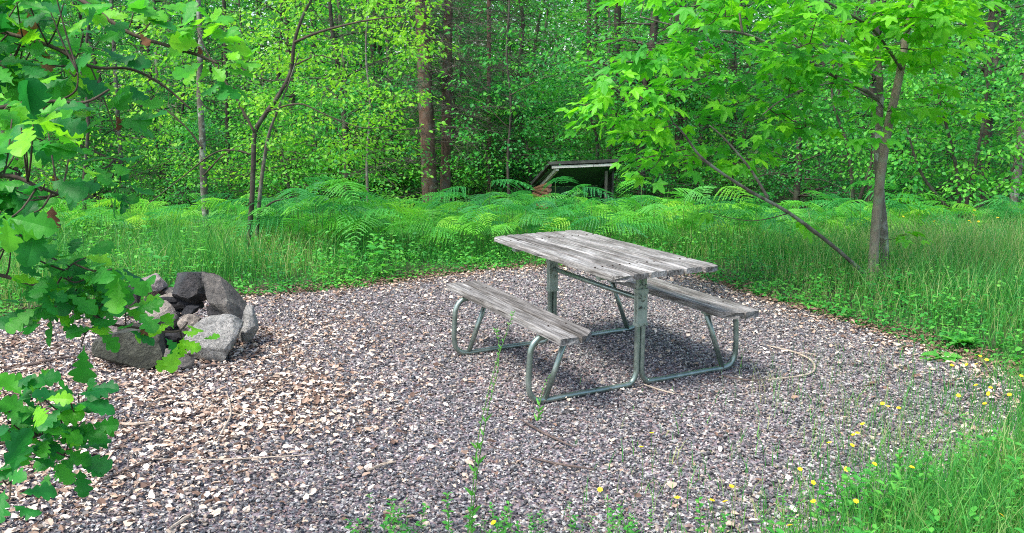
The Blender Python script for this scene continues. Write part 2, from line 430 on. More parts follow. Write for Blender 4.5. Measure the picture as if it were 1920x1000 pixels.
r = ramp(nt, [(0,(.035,.034,.038)),(.15,(.085,.082,.088)),(.30,(.15,.14,.145)),(.40,(.21,.20,.21)),(.50,(.24,.155,.145)),(.56,(.30,.285,.28)),(.66,(.31,.245,.215)),(.71,(.12,.13,.145)),(.80,(.42,.40,.40)),(.90,(.42,.34,.27)),(.965,(.60,.57,.54))], 'CONSTANT')
nt.links.new(tint_node(nt), r.inputs[0])
nn = noise_n(nt, 120, 3, .7, coords(nt)); rr = ramp(nt, [(.3,(.60,.61,.60)),(.7,(.98,1.0,.97))]); nt.links.new(nn.outputs[0], rr.inputs[0])
nt.links.new(mixc(nt, 1.0, r.outputs[0], rr.outputs[0], 'MULTIPLY'), b.inputs['Base Color']); b.inputs['Roughness'].default_value = .75
M['stones'] = m
me = stone_field(); me.materials.append(M['stones'])
tag(put('gravel', me), 'loose grey and pinkish crushed stone', kind='stuff')

# leaf litter
def litter(name, N, dens, smin, smax, mat, zoff=.012, tmpl=None, area=(-7.4,5.8,1.6,8.9)):
    x = rng.uniform(area[0], area[1], N); y = rng.uniform(area[2], area[3], N)
    k = (rng.random(N) < dens(x, y)) & (np.abs(x) < y*.68+.8)
    x = x[k]; y = y[k]; n = len(x)
    th = rng.random(n)*6.28
    d = np.stack([np.cos(th), np.sin(th), rng.normal(0, .22, n)], -1)
    nn = np.array([0,0,1.])+rng.normal(0, .24, (n, 3))
    z = zoff+rng.random(n)*.010+np.where(y > 8.3, gz(x, y), 0)
    return leaves_mesh(name, tmpl or T_CURL, np.stack([x, y, z], -1), d, nn, smin+(smax-smin)*rng.random(n)**2, rng.random(n)*(1-.75*np.exp(-np.clip(pad_sd(x,y)-.02,0,9)*9)), mat)
T_CURL = [strip_leaf([(0,.05),(.25,.28),(.6,.34),(.9,.2),(1,.04)], .5, -.1, .3), strip_leaf([(0,.1),(.4,.42),(.8,.3),(1,.1)], -.6, .2, .4), strip_leaf([(0,.12),(.3,.2),(.7,.24),(1,.1)], .9, .1, .2)]
m, nt, b = new_mat('leaf litter')
r = ramp(nt, [(0,(.07,.04,.028)),(.18,(.17,.10,.065)),(.38,(.36,.25,.18)),(.6,(.52,.41,.31)),(.8,(.62,.52,.43)),(1,(.72,.65,.56))]); nt.links.new(tint_node(nt), r.inputs[0])
nt.links.new(r.outputs[0], b.inputs['Base Color']); b.inputs['Roughness'].default_value = .8
M['litter'] = m
def dens_main(x, y):
    s = pad_sd(x, y)
    def blob(px, py, rx, ry):
        q = gp(px, py); return np.exp(-((x-q.x)/rx)**2-((y-q.y)/ry)**2)
    left = np.clip(.9*blob(430,760,.75,.6)+.8*blob(60,760,.9,1.1)+.45*blob(250,930,.6,.4)+.5*blob(560,640,.6,.7)+.5*blob(60,640,1.2,.5), 0, 1)
    base = .005+.010*sstep(1.0,-1.5,x)+.55*left*(.65+.5*wob(x, y, 1.6, 2))
    edge = .34*np.exp(-np.abs(s)*5.0)*(s > -.3)
    near = .10*sstep(3.3, 2.7, y)*sstep(.2,1.2,x)
    return np.where(s > -.3, np.clip(base+edge+near, 0, 1), 0)
T3 = litter('fallen_leaves', 620000, dens_main, .012, .045, M['litter'], .016)
tag(put('fallen_leaves', T3), 'pale tan dry leaf litter strewn over the gravel', kind='stuff')

# ------------------------------------------------------------------ grass
def blades(name, x, y, h, w, mat, lean=.35, tint=(0,1), zb=None):
    n = len(x); z = gz(x, y) if zb is None else zb
    th = rng.random(n)*6.28; ld = np.stack([np.cos(th), np.sin(th)], -1); L = lean*h*(.2+rng.random(n))
    ph = rng.random(n)*6.28; wd = np.stack([np.cos(ph), np.sin(ph)], -1)
    ts = np.array([0, .4, .75, 1.]); ws = np.array([1, .85, .5, .04])
    V = np.zeros((n, 4, 2, 3))
    for k in range(4):
        c = np.stack([x, y], -1)+ld*(L*ts[k]**2)[:, None]
        zz = z-.01+h*(ts[k]-.18*lean*ts[k]**3)
        for q, sgn in enumerate((-1, 1)):
            V[:, k, q, :2] = c+wd*(w*ws[k]*.5*sgn)[:, None]; V[:, k, q, 2] = zz
    f = np.array([[0,1,3,2],[2,3,5,4],[4,5,7,6]])
    F = (f[None]+(np.arange(n)*8)[:, None, None]).reshape(-1, 4)
    t = np.clip(tint[0]+(tint[1]-tint[0])*rng.random(n)+.28*wob(x, y, .9, 3)+.24*sstep(1, 3, x)*sstep(6, 8, y), 0, 1)
    return np_mesh(name, V.reshape(-1, 3), F, mat, np.repeat(t, 8))
def scatter(N, area, dens):
    x = rng.uniform(area[0], area[1], N); y = rng.uniform(area[2], area[3], N)
    k = rng.random(N) < dens(x, y); return x[k], y[k]
def in_view(x, y, m=.6): return np.abs(x) < y*.63+m
# meadow behind and right of the gravel
def dg(x, y):
    s = pad_sd(x, y)+.10*wob(x, y, 2.2)
    return np.where((s < 0) & in_view(x, y) & (y > 4.0), np.clip(.4+.35*wob(x, y, .9, 1)+.5*np.clip(-s, 0, 1), .05, 1)*np.clip(1.5-.09*y, .12, 1), 0)
x, y = scatter(300000, (-8.5, 9, 4, 14.5), dg)
s = -pad_sd(x, y)
right = sstep(1.5, 2.6, x)
h = (.05+.24*sstep(0, 1.0, s)+.07*sstep(-1.6,-2.6,x)*sstep(.2,.9,s)+.12*right*sstep(.3,1.3,s))*(.4+.85*rng.random(len(x)))*(1+.35*wob(x, y, .9))
tag(put('meadow_grass', blades('meadow_grass', x, y, h, .0035+.004*rng.random(len(x)), M['grass'], .45)), 'tall soft green grass around the clearing', kind='stuff')
# clumps in the near right corner and thin tufts along the near edge
CORNER = np.array([(gp(*p).x, gp(*p).y) for p in [(1330,1130),(1450,1030),(1540,965),(1640,915),(1770,885),(1860,850),(1905,790),(1930,700),(2050,660),(2300,700),(2500,1150)]])
def dc(x, y):
    s = edge_dist(x, y, CORNER); ins = in_poly(x, y, CORNER)
    return np.where(ins, np.clip(.08+1.9*s+.35*wob(x, y, 3), 0, .8), .10*np.exp(-s*4))
x, y = scatter(170000, (.3, 4.4, 1.8, 5.6), dc)
ci = in_poly(x, y, CORNER)
h = np.where(ci, .08+.24*rng.random(len(x))**2.2, .05+.10*rng.random(len(x)))
tag(put('corner_grass', blades('corner_grass', x, y, h, .003+.003*rng.random(len(x)), M['grass'], .5, (.2,1))), 'bright grass growing at the near corner of the gravel', kind='stuff')
# thin wisps over gravel at the right and near edge
def dw(x, y):
    return np.where((pad_sd(x, y) > 0), .9*sstep(1.0, 2.3, x+.25*wob(x, y, 2))*sstep(5.4, 3.4, y)+.09*sstep(3.3, 2.7, y)*sstep(-.8, .2, x)*(1+wob(x, y, 2.5)), 0)
x, y = scatter(15000, (-1.2, 3.6, 2.3, 5.4), dw)
tag(put('wispy_grass', blades('wispy_grass', x, y, .08+.20*rng.random(len(x)), np.full(len(x), .0022), M['grass'], .35, (.3,1))), 'thin wispy grass stalks over the gravel', kind='stuff')

x, y = scatter(12000, (-8.5, 9, 8.6, 14.5), lambda x, y: np.where((pad_sd(x, y) < -.5) & in_view(x, y), np.clip(.3+.5*wob(x, y, 1.1, 5), .03, 1), 0))
tag(put('tall_grass', blades('tall_grass', x, y, .35+.35*rng.random(len(x)), .003+.004*rng.random(len(x)), M['grass'], .55, (.3,1))), 'long loose grass growing up between the ferns', kind='stuff')

# low herbs (ground cover): small leaves in rosettes
def dh(x, y):
    s = pad_sd(x, y)
    return np.where((s < .03) & in_view(x, y) & (y > 4), np.exp(-np.clip(-s, 0, 9)*1.2)*(.55+.5*wob(x, y, 1.6, 4))+.10, 0)
x, y = scatter(62000, (-8.5, 9, 4, 12), dh)
n = len(x); rep = 7
px_ = np.repeat(x, rep)+rng.normal(0, .03, n*rep); py_ = np.repeat(y, rep)+rng.normal(0, .03, n*rep)
hz_ = np.repeat(.02+.30*rng.random(n)*sstep(-.1, .7, -pad_sd(x, y)), rep)*(.3+.9*rng.random(n*rep))
th = rng.random(n*rep)*6.28
lv = Leaves(); lv.add(np.stack([px_, py_, gz(px_, py_)+hz_], -1), np.stack([np.cos(th), np.sin(th), rng.normal(.1, .3, n*rep)], -1), np.array([0,0,1.])+rng.normal(0, .3, (n*rep, 3)), .020+.032*rng.random(n*rep)**2, np.clip(.5+.4*np.repeat(wob(x,y,1.4,2),rep)+rng.normal(0,.22,n*rep),0,1))
tag(put('herb_foliage', lv.mesh('herb_foliage', T_SIMPLE, M['herb'])), 'low leafy herbs at the gravel edge', kind='stuff')

# ------------------------------------------------------------------ picnic table
m, nt, b = new_mat('weathered wood')
v = coords(nt, (5, 95, 95)); v2 = coords(nt, (3.0, 14, 14)); v3 = coords(nt, (2.2, 150, 60))
n1 = noise_n(nt, 1, 8, .7, v, .4); n2 = noise_n(nt, 1, 6, .6, v2); n3 = noise_n(nt, 1, 5, .7, v3, .2)
r1 = ramp(nt, [(.27,(.06,.055,.05)),(.42,(.155,.148,.138)),(.55,(.295,.29,.275)),(.76,(.60,.60,.58))]); nt.links.new(n1.outputs[0], r1.inputs[0])
r2 = ramp(nt, [(.34,(.46,.44,.41)),(.66,(1.2,1.2,1.2))]); nt.links.new(n2.outputs[0], r2.inputs[0])
r3 = ramp(nt, [(.36,(.12,.11,.11)),(.43,(1,1,1))]); nt.links.new(n3.outputs[0], r3.inputs[0])
c = mixc(nt, 1.0, r1.outputs[0], r2.outputs[0], 'MULTIPLY'); c = mixc(nt, 1.0, c, r3.outputs[0], 'MULTIPLY')
# per-board tone
tn = tint_node(nt); rb = ramp(nt, [(0,(.55,.53,.52)),(1,(1.15,1.15,1.15))]); nt.links.new(tn, rb.inputs[0])
c = mixc(nt, 1.0, c, rb.outputs[0], 'MULTIPLY')
nt.links.new(c, b.inputs['Base Color']); b.inputs['Roughness'].default_value = .85; b.inputs['Specular IOR Level'].default_value = .25
bump(nt, b, n1.outputs[0], .7, .006); M['old_wood'] = m
m, nt, b = new_mat('galvanised steel')
v = coords(nt); n1 = noise_n(nt, 9, 8, .75, v); n2 = noise_n(nt, 60, 5, .7, v)
r1 = ramp(nt, [(.3,(.15,.20,.17)),(.5,(.24,.30,.26)),(.68,(.40,.45,.40))]); nt.links.new(n1.outputs[0], r1.inputs[0])
r2 = ramp(nt, [(.66,(0,0,0)),(.72,(1,1,1))]); nt.links.new(n2.outputs[0], r2.inputs[0])
nt.links.new(mixc(nt, r2.outputs[0], r1.outputs[0], (.07,.06,.05)), b.inputs['Base Color'])
b.inputs['Metallic'].default_value = .75; rr = ramp(nt, [(.3,(.28,.28,.28)),(.7,(.48,.48,.48))]); nt.links.new(n1.outputs[0], rr.inputs[0]); nt.links.new(rr.outputs[0], b.inputs['Roughness'])
M['steel'] = m
m, nt, b = new_mat('worn bracket paint')
n1 = noise_n(nt, 24, 5, .65, coords(nt)); r1 = ramp(nt, [(.36,(.05,.05,.04)),(.41,(.24,.29,.23)),(.7,(.36,.41,.33))]); nt.links.new(n1.outputs[0], r1.inputs[0])
nt.links.new(r1.outputs[0], b.inputs['Base Color']); b.inputs['Roughness'].default_value = .6; b.inputs['Metallic'].default_value = .2; M['bracket'] = m
m, nt, b = new_mat('rusty bolts'); b.inputs['Base Color'].default_value = (.05,.035,.028,1); b.inputs['Roughness'].default_value = .7; b.inputs['Metallic'].default_value = .4; M['bolt'] = m

tab = empty('picnic_table', (.503, 5.18, 0), -1.0965)
tag(tab, 'weathered grey plank picnic table with attached benches on galvanised tube frames', 'picnic table')
TL, TW, TH = 1.497, .683, .73
BI, BO, BH, BL = .44, .668, .436, 1.51
FU, FV = .505, .74
def board(V, F, T, x0, x1, y0, y1, zt, th, tint, cut=None, warp=.0018):
    """a plank along x with rounded worn edges; cut = (end sign, side sign, size) chamfers a corner"""
    nx = 26; prof = [(-.5,-1),(-.5,-.30),(-.485,-.12),(-.44,0),(-.2,.0),(0.05,-.001),(.25,.0),(.44,0),(.485,-.12),(.5,-.30),(.5,-1),(.0,-1)]
    P = len(prof); off = len(V); W = y1-y0; yc = (y0+y1)/2
    ks = rng.random(4)*6
    for i in range(nx):
        u = i/(nx-1); x = x0+(x1-x0)*u; x += (rng.random()-.5)*.008 if i in (0, nx-1) else 0
        for (py, pz) in prof:
            yy = yc+py*W; xx = x
            e = min(u, 1-u)
            yy += .0025*math.sin(ks[0]+x*5+py*3)*(abs(py) > .4)
            zz = zt+pz*th+warp*math.sin(ks[1]+x*2.2)+.0012*math.sin(ks[2]+x*17+py*9)
            if e < .012: zz -= .003
            if cut:
                for (es, ss, sz) in cut:
                    ex = x1 if es > 0 else x0
                    dy = (yy-(y0 if ss < 0 else y1))*(-ss)     # distance in from that edge
                    lim = sz*1.0-dy*1.0
                    dxe = (ex-xx)*es
                    if lim > 0 and dxe < lim: xx = ex-es*lim
            V.append((xx, yy, zz)); T.append(tint)
    for i in range(nx-1):
        for k in range(P-1):
            a = off+i*P+k; F.append((a, a+1, a+P+1, a+P))
        a = off+i*P; F.append((a+P-1, a, a+P, a+2*P-1))
    for i, fl in ((0, 1), (nx-1, 0)):
        a = off+i*P
        ring = [a+k for k in range(P)]
        for q in range(1, P-2, 2):
            f4 = (ring[0], ring[q], ring[q+1], ring[q+2]); F.append(f4 if fl else f4[::-1])
        
def wood_obj(name, V, F, T, parent):
    me = np_mesh(name, np.array(V), np.array(F), M['old_wood'], np.array(T)); o = put(name, me, parent); return o
V=[];F=[];T=[]
nb = 6; g = .013; bw = (TW-g*(nb-1))/nb
for k in range(nb):
    y0 = -TW/2+k*(bw+g)
    cut = []
    if k == 0: cut = [(1,-1,.05),(-1,-1,.045)]
    if k == nb-1: cut = [(1,1,.02),(-1,1,.05)]
    board(V, F, T, -TL/2+rng.normal(0,.006), TL/2+rng.normal(0,.008), y0, y0+bw, TH+rng.normal(0,.0012), .030, [.95,.35,1.0,.5,.85,.6][k], cut)
tt = wood_obj('tabletop', V, F, T, tab)
tt['label'] = 'six weathered grey planks with pale worn streaks'
for sgn in (-1, 1):
    V=[];F=[];T=[]
    w = (BO-BI-.015)/2
    a0, a1 = (-BO, -BI) if sgn < 0 else (BI, BO)
    inner = 1 if sgn < 0 else -1     # side sign of the inner edge
    for k in range(2):
        y0 = a0+k*(w+.015)
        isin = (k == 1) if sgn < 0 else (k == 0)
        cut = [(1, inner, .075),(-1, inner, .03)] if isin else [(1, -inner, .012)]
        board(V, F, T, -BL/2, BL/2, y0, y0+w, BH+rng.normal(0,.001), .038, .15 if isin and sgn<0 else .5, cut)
    wood_obj('bench_seat', V, F, T, tab)
    for u in (-FU, FU):   # bearers under the seat
        pass
R_ = .0165
for u in (-FU, FU):
    fr = None
    for sgn in (-1, 1):
        a = Acc(); s = sgn
        P = [(u, s*(BI+.035), BH-.052), (u, s*(BI+.13), BH-.056)]
        # loop: under seat -> outer bend -> floor -> inner bend -> up beside the centre
        pts = [(u, s*(BI+.03), BH-.056), (u, s*(BO-.045), BH-.056), (u, s*(BO+.01), BH-.072), (u, s*(BO+.042), BH-.12), (u, s*(BO+.050), .25),
               (u, s*(BO+.056), .12), (u, s*(BO+.035), .05), (u, s*(BO-.03), .020), (u, s*.45, .019), (u, s*.10, .019), (u, s*.045, .035), (u, s*.0195, .085), (u, s*.0178, .16), (u, s*.0178, .45), (u, s*.0178, TH-.060)]
        # parent pieces: each frame end is one part; its two loops its tubes
        tube(a, pts, R_, 12, 5)
        tube(a, [(u, s*(BI+.005+.0), BH-.04), (u, s*(BO-.045), .02)], R_*.92, 10) if False else None
        tube(a, [(u, s*(BI+.035), BH-.04), (u, s*(BO-.045), .024)], R_*.95, 10)
        me = a.mesh('frame_loop', M['steel'])
        if fr is None: fr = put('frame', me, tab)
        else: put('tube_loop', me, fr)
    a = Acc()
    box(a, (u, 0, TH-.056), (.045, TW*.86, .028)); 
    me = a.mesh('top_bearer', M['bracket'], False); put('top_bearer', me, fr)
    for s in (-1, 1):
        a = Acc(); box(a, (u, s*(BI+BO)/2, BH-.047), (.04, BO-BI-.03, .016)); put('seat_plate', a.mesh('seat_plate', M['bracket'], False), fr)
    a = Acc(); sg = 1 if u > 0 else -1
    box(a, (u, 0, .47), (.040, .064, .21)); box(a, (u, 0, .64), (.010, .03, .13))
    for zz in (.375, .570):
        box(a, (u, 0, zz), (.046, .072, .020))
    for s in (-1, 1):
        for zz in (.38, .47, .54, .60):
            box(a, (u+.0225*1, s*.018, zz), (.012, .014, .014), Matrix.Rotation(.5, 3, 'X'))
            box(a, (u-.0225*1, s*.018, zz), (.012, .014, .014), Matrix.Rotation(.3, 3, 'X'))
    put('clamp_plate', a.mesh('clamp_plate', M['bracket'], False), fr)
a = Acc(); tube(a, [(-FU-.02, 0, .52), (0, 0, .518), (FU+.02, 0, .52)], .015, 12)
for q in (-.12, .12): tube(a, [(q-.006, 0, .519), (q+.006, 0, .519)], .0165, 12)
put('crossbar', a.mesh('crossbar', M['steel']), tab)
def bolt(x, y, z):
    a = Acc(); tube(a, [(x, y, z-.006), (x, y, z+.0035)], .0052, 8); put('bolt', a.mesh('bolt', M['bolt'], False), tab)
for u in (-FU, FU):
    for k in range(6):
        yc = -TW/2+(k+.5)*(TW+.013)/6-.006
        for dy in (-.024, .026): bolt(u+rng.normal(0,.003), yc+dy, TH)
    for s in (-1, 1):
        for q in (.055, .165): bolt(u, s*(BI+q), BH)


# ------------------------------------------------------------------ rocks of the fire ring
def rock_mat(name, c1, c2, c3, sc=9, lich=(.32,.34,.28), la=.6):
    m, nt, b = new_mat(name); v = coords(nt)
    n1 = noise_n(nt, sc, 10, .72, v, .5); n2 = noise_n(nt, sc*6, 6, .7, v); n3 = noise_n(nt, 5, 8, .75, v)
    r1 = ramp(nt, [(.32,c1),(.5,c2),(.68,c3)]); nt.links.new(n1.outputs[0], r1.inputs[0])
    r2 = ramp(nt, [(.34,(.35,.35,.35)),(.46,(.9,.9,.9)),(.7,(1.3,1.3,1.3))]); nt.links.new(n2.outputs[0], r2.inputs[0])
    c = mixc(nt, 1.0, r1.outputs[0], r2.outputs[0], 'MULTIPLY')
    r3 = ramp(nt, [(la,(0,0,0)),(la+.08,(1,1,1))]); nt.links.new(n3.outputs[0], r3.inputs[0])
    c = mixc(nt, r3.outputs[0], c, lich)
    nt.links.new(c, b.inputs['Base Color']); b.inputs['Roughness'].default_value = .85
    mm = nt.nodes.new('ShaderNodeMath'); mm.operation = 'ADD'; nt.links.new(n1.outputs[0], mm.inputs[0]); nt.links.new(n2.outputs[0], mm.inputs[1])
    bump(nt, b, mm.outputs[0], 1.0, .03)
    return m
M['rock_pale'] = rock_mat('pale granite', (.17,.17,.155), (.31,.305,.28), (.44,.42,.385))
M['rock_mossy'] = rock_mat('mossy dark stone', (.022,.024,.018), (.055,.06,.04), (.10,.105,.08), 8, (.22,.24,.21), .64)
M['rock_tan'] = rock_mat('tan stone', (.16,.13,.11), (.30,.26,.21), (.42,.36,.31))
M['rock_pink'] = rock_mat('pinkish stone', (.16,.13,.12), (.32,.26,.24), (.45,.38,.35), 12)
M['rock_black'] = rock_mat('sooty stone', (.008,.008,.008), (.025,.023,.022), (.07,.06,.055), 7, (.30,.30,.32), .70)
M['rock_black'].node_tree.nodes['Principled BSDF'].inputs['Roughness'].default_value = .45
M['rock_brown'] = rock_mat('brown grey slab', (.045,.042,.038), (.115,.105,.09), (.22,.195,.165), 7)
M['char'] = rock_mat('charcoal', (.006,.006,.007), (.016,.016,.018), (.05,.05,.055), 14, (.12,.11,.10), .75)

def rock_mesh(seed, mat, cuts=9, sub=5, rough=.032, squ=1.0):
    cuts = int(cuts*1.4)
    import bmesh
    bm = bmesh.new(); bmesh.ops.create_icosphere(bm, subdivisions=sub, radius=1)
    r = random.Random(seed); pl = []
    for k in range(cuts):
        d = Vector((r.gauss(0,1), r.gauss(0,1), r.gauss(0,1))).normalized(); pl.append((d, r.uniform(.42,.78)))
    o = Vector((seed*3.1, seed*1.7, 0))
    for v in bm.verts:
        p = v.co.copy()
        for d, q in pl:
            t = p.dot(d)
            if t > q: p -= d*(t-q)*.92
        p *= 1+rough*3*noise.noise(p*1.6+o)+rough*1.3*noise.noise(p*4+o)+rough*.9*abs(noise.noise(p*9+o))+rough*.5*noise.noise(p*22+o)
        v.co = p
    # normalise to unit box
    mn = Vector([min(v.co[i] for v in bm.verts) for i in range(3)]); mx = Vector([max(v.co[i] for v in bm.verts) for i in range(3)])
    for v in bm.verts:
        v.co = Vector([(v.co[i]-(mn[i]+mx[i])/2)/(mx[i]-mn[i]) for i in range(3)])
    for f in bm.faces: f.smooth = True
    me = bpy.data.meshes.new('rock'); bm.to_mesh(me); bm.free(); me.materials.append(mat)
    try: me.set_sharp_from_angle(angle=rad(20))
    except Exception: pass
    return me
def rock(name, label, px, py, Yoff, size, rot, mat, seed, zc=None, cat='stone', grp='stones of the fire ring', **kw):
    """px,py: where its centre shows in the photo; Yoff: its distance; size metres (w,d,h)"""
    me = rock_mesh(seed, M[mat], **kw); o = put(name, me)
    c = at(px, py, Yoff)
    # bake size so that the object's scale stays 1
    for v in me.vertices: v.co = Vector((v.co.x*size[0], v.co.y*size[1], v.co.z*size[2]))
    o.location = c; o.rotation_euler = rot
    if zc is not None: o.location.z = zc
    tag(o, label, cat, grp); return o
rock('boulder', 'dark mossy rounded boulder at the front of the fire ring below the oak twig', 250, 652, 5.15, (.41,.36,.29), (.05,-.08,.2), 'rock_mossy', 3, cuts=7)
rock('boulder', 'large pale grey boulder at the front of the fire ring', 400, 630, 5.25, (.37,.32,.30), (-.1,.12,.4), 'rock_pale', 11, cuts=8)
rock('boulder', 'tan grey boulder between the dark mossy boulder and the ash', 287, 592, 5.55, (.36,.28,.21), (.1,.15,-.3), 'rock_tan', 21, cuts=9)
rock('stone_slab', 'long brown-grey slab tilted against the sooty block above the pale boulder', 425, 568, 5.55, (.17,.26,.50), (.10,-.52,.1), 'rock_brown', 32, cuts=12)
rock('boulder', 'soot-blackened block with a shiny top, highest stone of the ring', 368, 540, 5.70, (.30,.32,.27), (.2,.45,.3), 'rock_black', 41, cuts=11)
rock('boulder', 'small grey boulder peeking out beside the brown slab', 462, 606, 5.55, (.17,.26,.24), (0,.1,.1), 'rock_pale', 52, cuts=7)
rock('boulder', 'squarish pinkish tan block standing at the back of the ring', 284, 542, 6.0, (.215,.2,.20), (.1,.2,.3), 'rock_pink', 61, cuts=10)
rock('boulder', 'pale pink stone behind the oak leaves at the back of the ring', 226, 545, 6.0, (.17,.2,.20), (.0,-.1,.6), 'rock_pink', 73, cuts=8)
rock('boulder', 'small black sooty stone between the two pinkish blocks', 246, 556, 5.85, (.11,.15,.17), (.0,-.1,.2), 'rock_black', 77, cuts=8)
rock('stone', 'flat grey stone lying at the back of the ring beside the sooty block', 322, 549, 6.05, (.19,.2,.09), (0,.05,.2), 'rock_brown', 81, cuts=8)
rock('stone', 'thin grey stone lying just before the flat stone at the back', 318, 562, 5.85, (.20,.15,.06), (0,-.05,.1), 'rock_tan', 84, cuts=8)
rock('stone_slab', 'thin dark slab leaning outwards between the two front boulders', 334, 672, 4.98, (.20,.14,.035), (.35,.55,-.1), 'rock_brown', 91, cuts=8)
rock('stone', 'small half buried stone on the outer side of the mossy boulder', 190, 655, 5.35, (.12,.16,.15), (0,0,.5), 'rock_mossy', 96, cuts=8)
rock('stone', 'small pinkish stone above the mossy boulder', 212, 620, 5.55, (.14,.16,.14), (0,0,.5), 'rock_pink', 98, cuts=8)
rock('stone', 'little reddish stone beneath the thin leaning slab', 357, 664, 5.05, (.06,.08,.05), (0,.2,.5), 'rock_pink', 99, cuts=8, sub=3)
rock('stone', 'small brown stone wedged between the front boulders', 305, 684, 5.05, (.12,.1,.06), (0,.2,.5), 'rock_brown', 103, cuts=8, sub=3)
rock('stone', 'rough tan stone filling the gap behind the pale boulder', 355, 605, 5.45, (.15,.14,.12), (.1,.2,.5), 'rock_tan', 141, cuts=8)
rock('stone', 'dark stone wedged under the brown-grey slab', 405, 590, 5.5, (.14,.14,.14), (.1,.2,1.5), 'rock_black', 143, cuts=8)
rock('stone', 'dark mossy stone wedged between tan boulder and dark mossy boulder', 250, 622, 5.35, (.20,.14,.12), (.1,.1,.5), 'rock_mossy', 145, cuts=8)
# charred wood and ash
a = Acc(); c0 = gp(345, 612); 
ash = rock('ash_bed', 'low heap of dark ash and embers inside the stone ring', 330, 590, 5.55, (.66,.62,.20), (0,0,0), 'char', 121, zc=.035, cat='ash', grp='fire remains', cuts=3, sub=4, rough=.12)
for k,(p,q,L,az,til,lab) in enumerate([(310,566,.30,.3,.05,'charred log lying across the ring near the flat stones'),(350,573,.26,-.35,.1,'charred log under the overhang of the sooty block'),(330,580,.22,.9,-.05,'short charred log crossing the other two logs')]):
    c = at(p,q,5.7); dv = Vector((math.cos(az),math.sin(az),til))*L/2; a = Acc()
    tube(a, [c-dv, c-dv*.3+Vector((0,0,.006)), c+dv*.4, c+dv], [.028,.033,.030,.022], 10, 3, rough=.25)
    o = put('charred_log', a.mesh('charred_log', M['char'], False)); tag(o, lab, 'log', 'charred logs')
rock('charcoal_lump', 'shiny black charcoal lump above the pale boulder', 356, 584, 5.5, (.11,.1,.075), (0,.1,.3), 'char', 131, cat='charcoal', grp='fire remains', cuts=12, sub=3)
rock('charcoal_lump', 'small charcoal lump beside the big shiny one', 332, 589, 5.55, (.07,.06,.05), (0,.1,.9), 'char', 133, cat='charcoal', grp='fire remains', cuts=12, sub=3)

# ------------------------------------------------------------------ sticks on the gravel
STK = [
 ([(1438,648),(1490,660),(1524,680),(1518,700),(1440,713)],.006,'stick_pale','thin pale curved stick lying beyond the bench end'),
 ([(975,786),(1020,811),(1078,840)],.006,'stick_dark','dark straight twig in front of the near bench frame'),
 ([(474,728),(500,714),(526,703)],.008,'stick_dark','short thick dark stick between the fire ring and the bench'),
 ([(425,735),(433,775),(420,805),(406,826)],.006,'stick_pale','pale bent twig standing out on the dry leaves'),
 ([(212,792),(245,797),(285,794)],.009,'stick_pale','short pale stick near the lower oak branch'),
 ([(290,862),(420,862),(590,855)],.004,'stick_pale','long thin dry stem lying across the leaf litter'),
 ([(1000,858),(1050,873),(1115,880)],.006,'stick_dark','curved dark twig near the wispy grass'),
 ([(300,712),(360,695),(400,684),(455,688)],.006,'stick_dark','forked dark twig just before the fire ring'),
 ([(0,694),(60,684),(115,672),(140,668)],.009,'stick_dark','grey branch on the ground beside the oak'),
 ([(50,662),(85,650),(125,645),(150,655)],.007,'stick_dark','crooked thin branch behind the grey branch'),
 ([(782,586),(835,593),(888,601)],.005,'stick_dark','thin twig passing under the far bench end'),
 ([(1208,722),(1235,731),(1265,738)],.006,'stick_pale','small stick by the foot of the table centre'),
 ([(1352,706),(1400,714),(1440,712)],.005,'stick_dark','dark twig by the foot of the bench frame'),
 ([(318,993),(345,975),(368,962)],.008,'stick_pale','stubby pale stick at the near edge among leaves'),
 ([(1690,812),(1740,830),(1790,828)],.004,'stick_dark','thin twig among the yellow flowers'),
 ([(60,640),(110,700),(180,730)],.003,'stick_dark','fine bare twig lying between branch and boulder'),
 ([(180,905),(240,880),(310,850),(340,838)],.006,'stick_dark','thin dark twig under the lower oak leaves'),
 ([(690,885),(715,873),(742,868)],.007,'stick_pale','short pale chip of wood near the tall stalk'),
]
for P, r0, mt, lab in STK:
    a = Acc(); pts = [gp(p[0], p[1], .022) for p in P]
    pts = [Vector((p.x, p.y, .018+.012*random.random())) for p in pts]
    tube(a, pts, [r0*.6]+[r0]*(len(pts)-2)+[r0*.5], 6, 5, rough=.3)
    if len(pts) > 3:
        q = pts[1]; d = (pts[2]-pts[1]); sidev = Vector((-d.y, d.x, .02)).normalized()*.10+d*.4
        tube(a, [q, q+sidev*.6, q+sidev], [r0*.6, r0*.5, r0*.2], 5, 2)
    o = put('stick', a.mesh('stick', M[mt], False)); tag(o, lab, 'stick', 'sticks on the ground')
# small random twigs, one loose scatter
a = Acc()
for k in range(420):
    y0 = 2.4+6*random.random(); x0 = (random.random()*2-1)*y0*.62
    if x0 > .2 and random.random() < .6: continue
    L = .03+.12*random.random(); az = random.random()*6.28
    p = Vector((x0, y0, .016)); d = Vector((math.cos(az), math.sin(az), random.gauss(0,.08)))*L
    tube(a, [p, p+d*.5+Vector((random.gauss(0,.006), random.gauss(0,.006), .006)), p+d], [.0022,.002,.001], 4, 1)
tag(put('twig_litter', a.mesh('twig_litter', M['stick_dark'], False)), 'tiny broken twigs scattered over the gravel', kind='stuff')
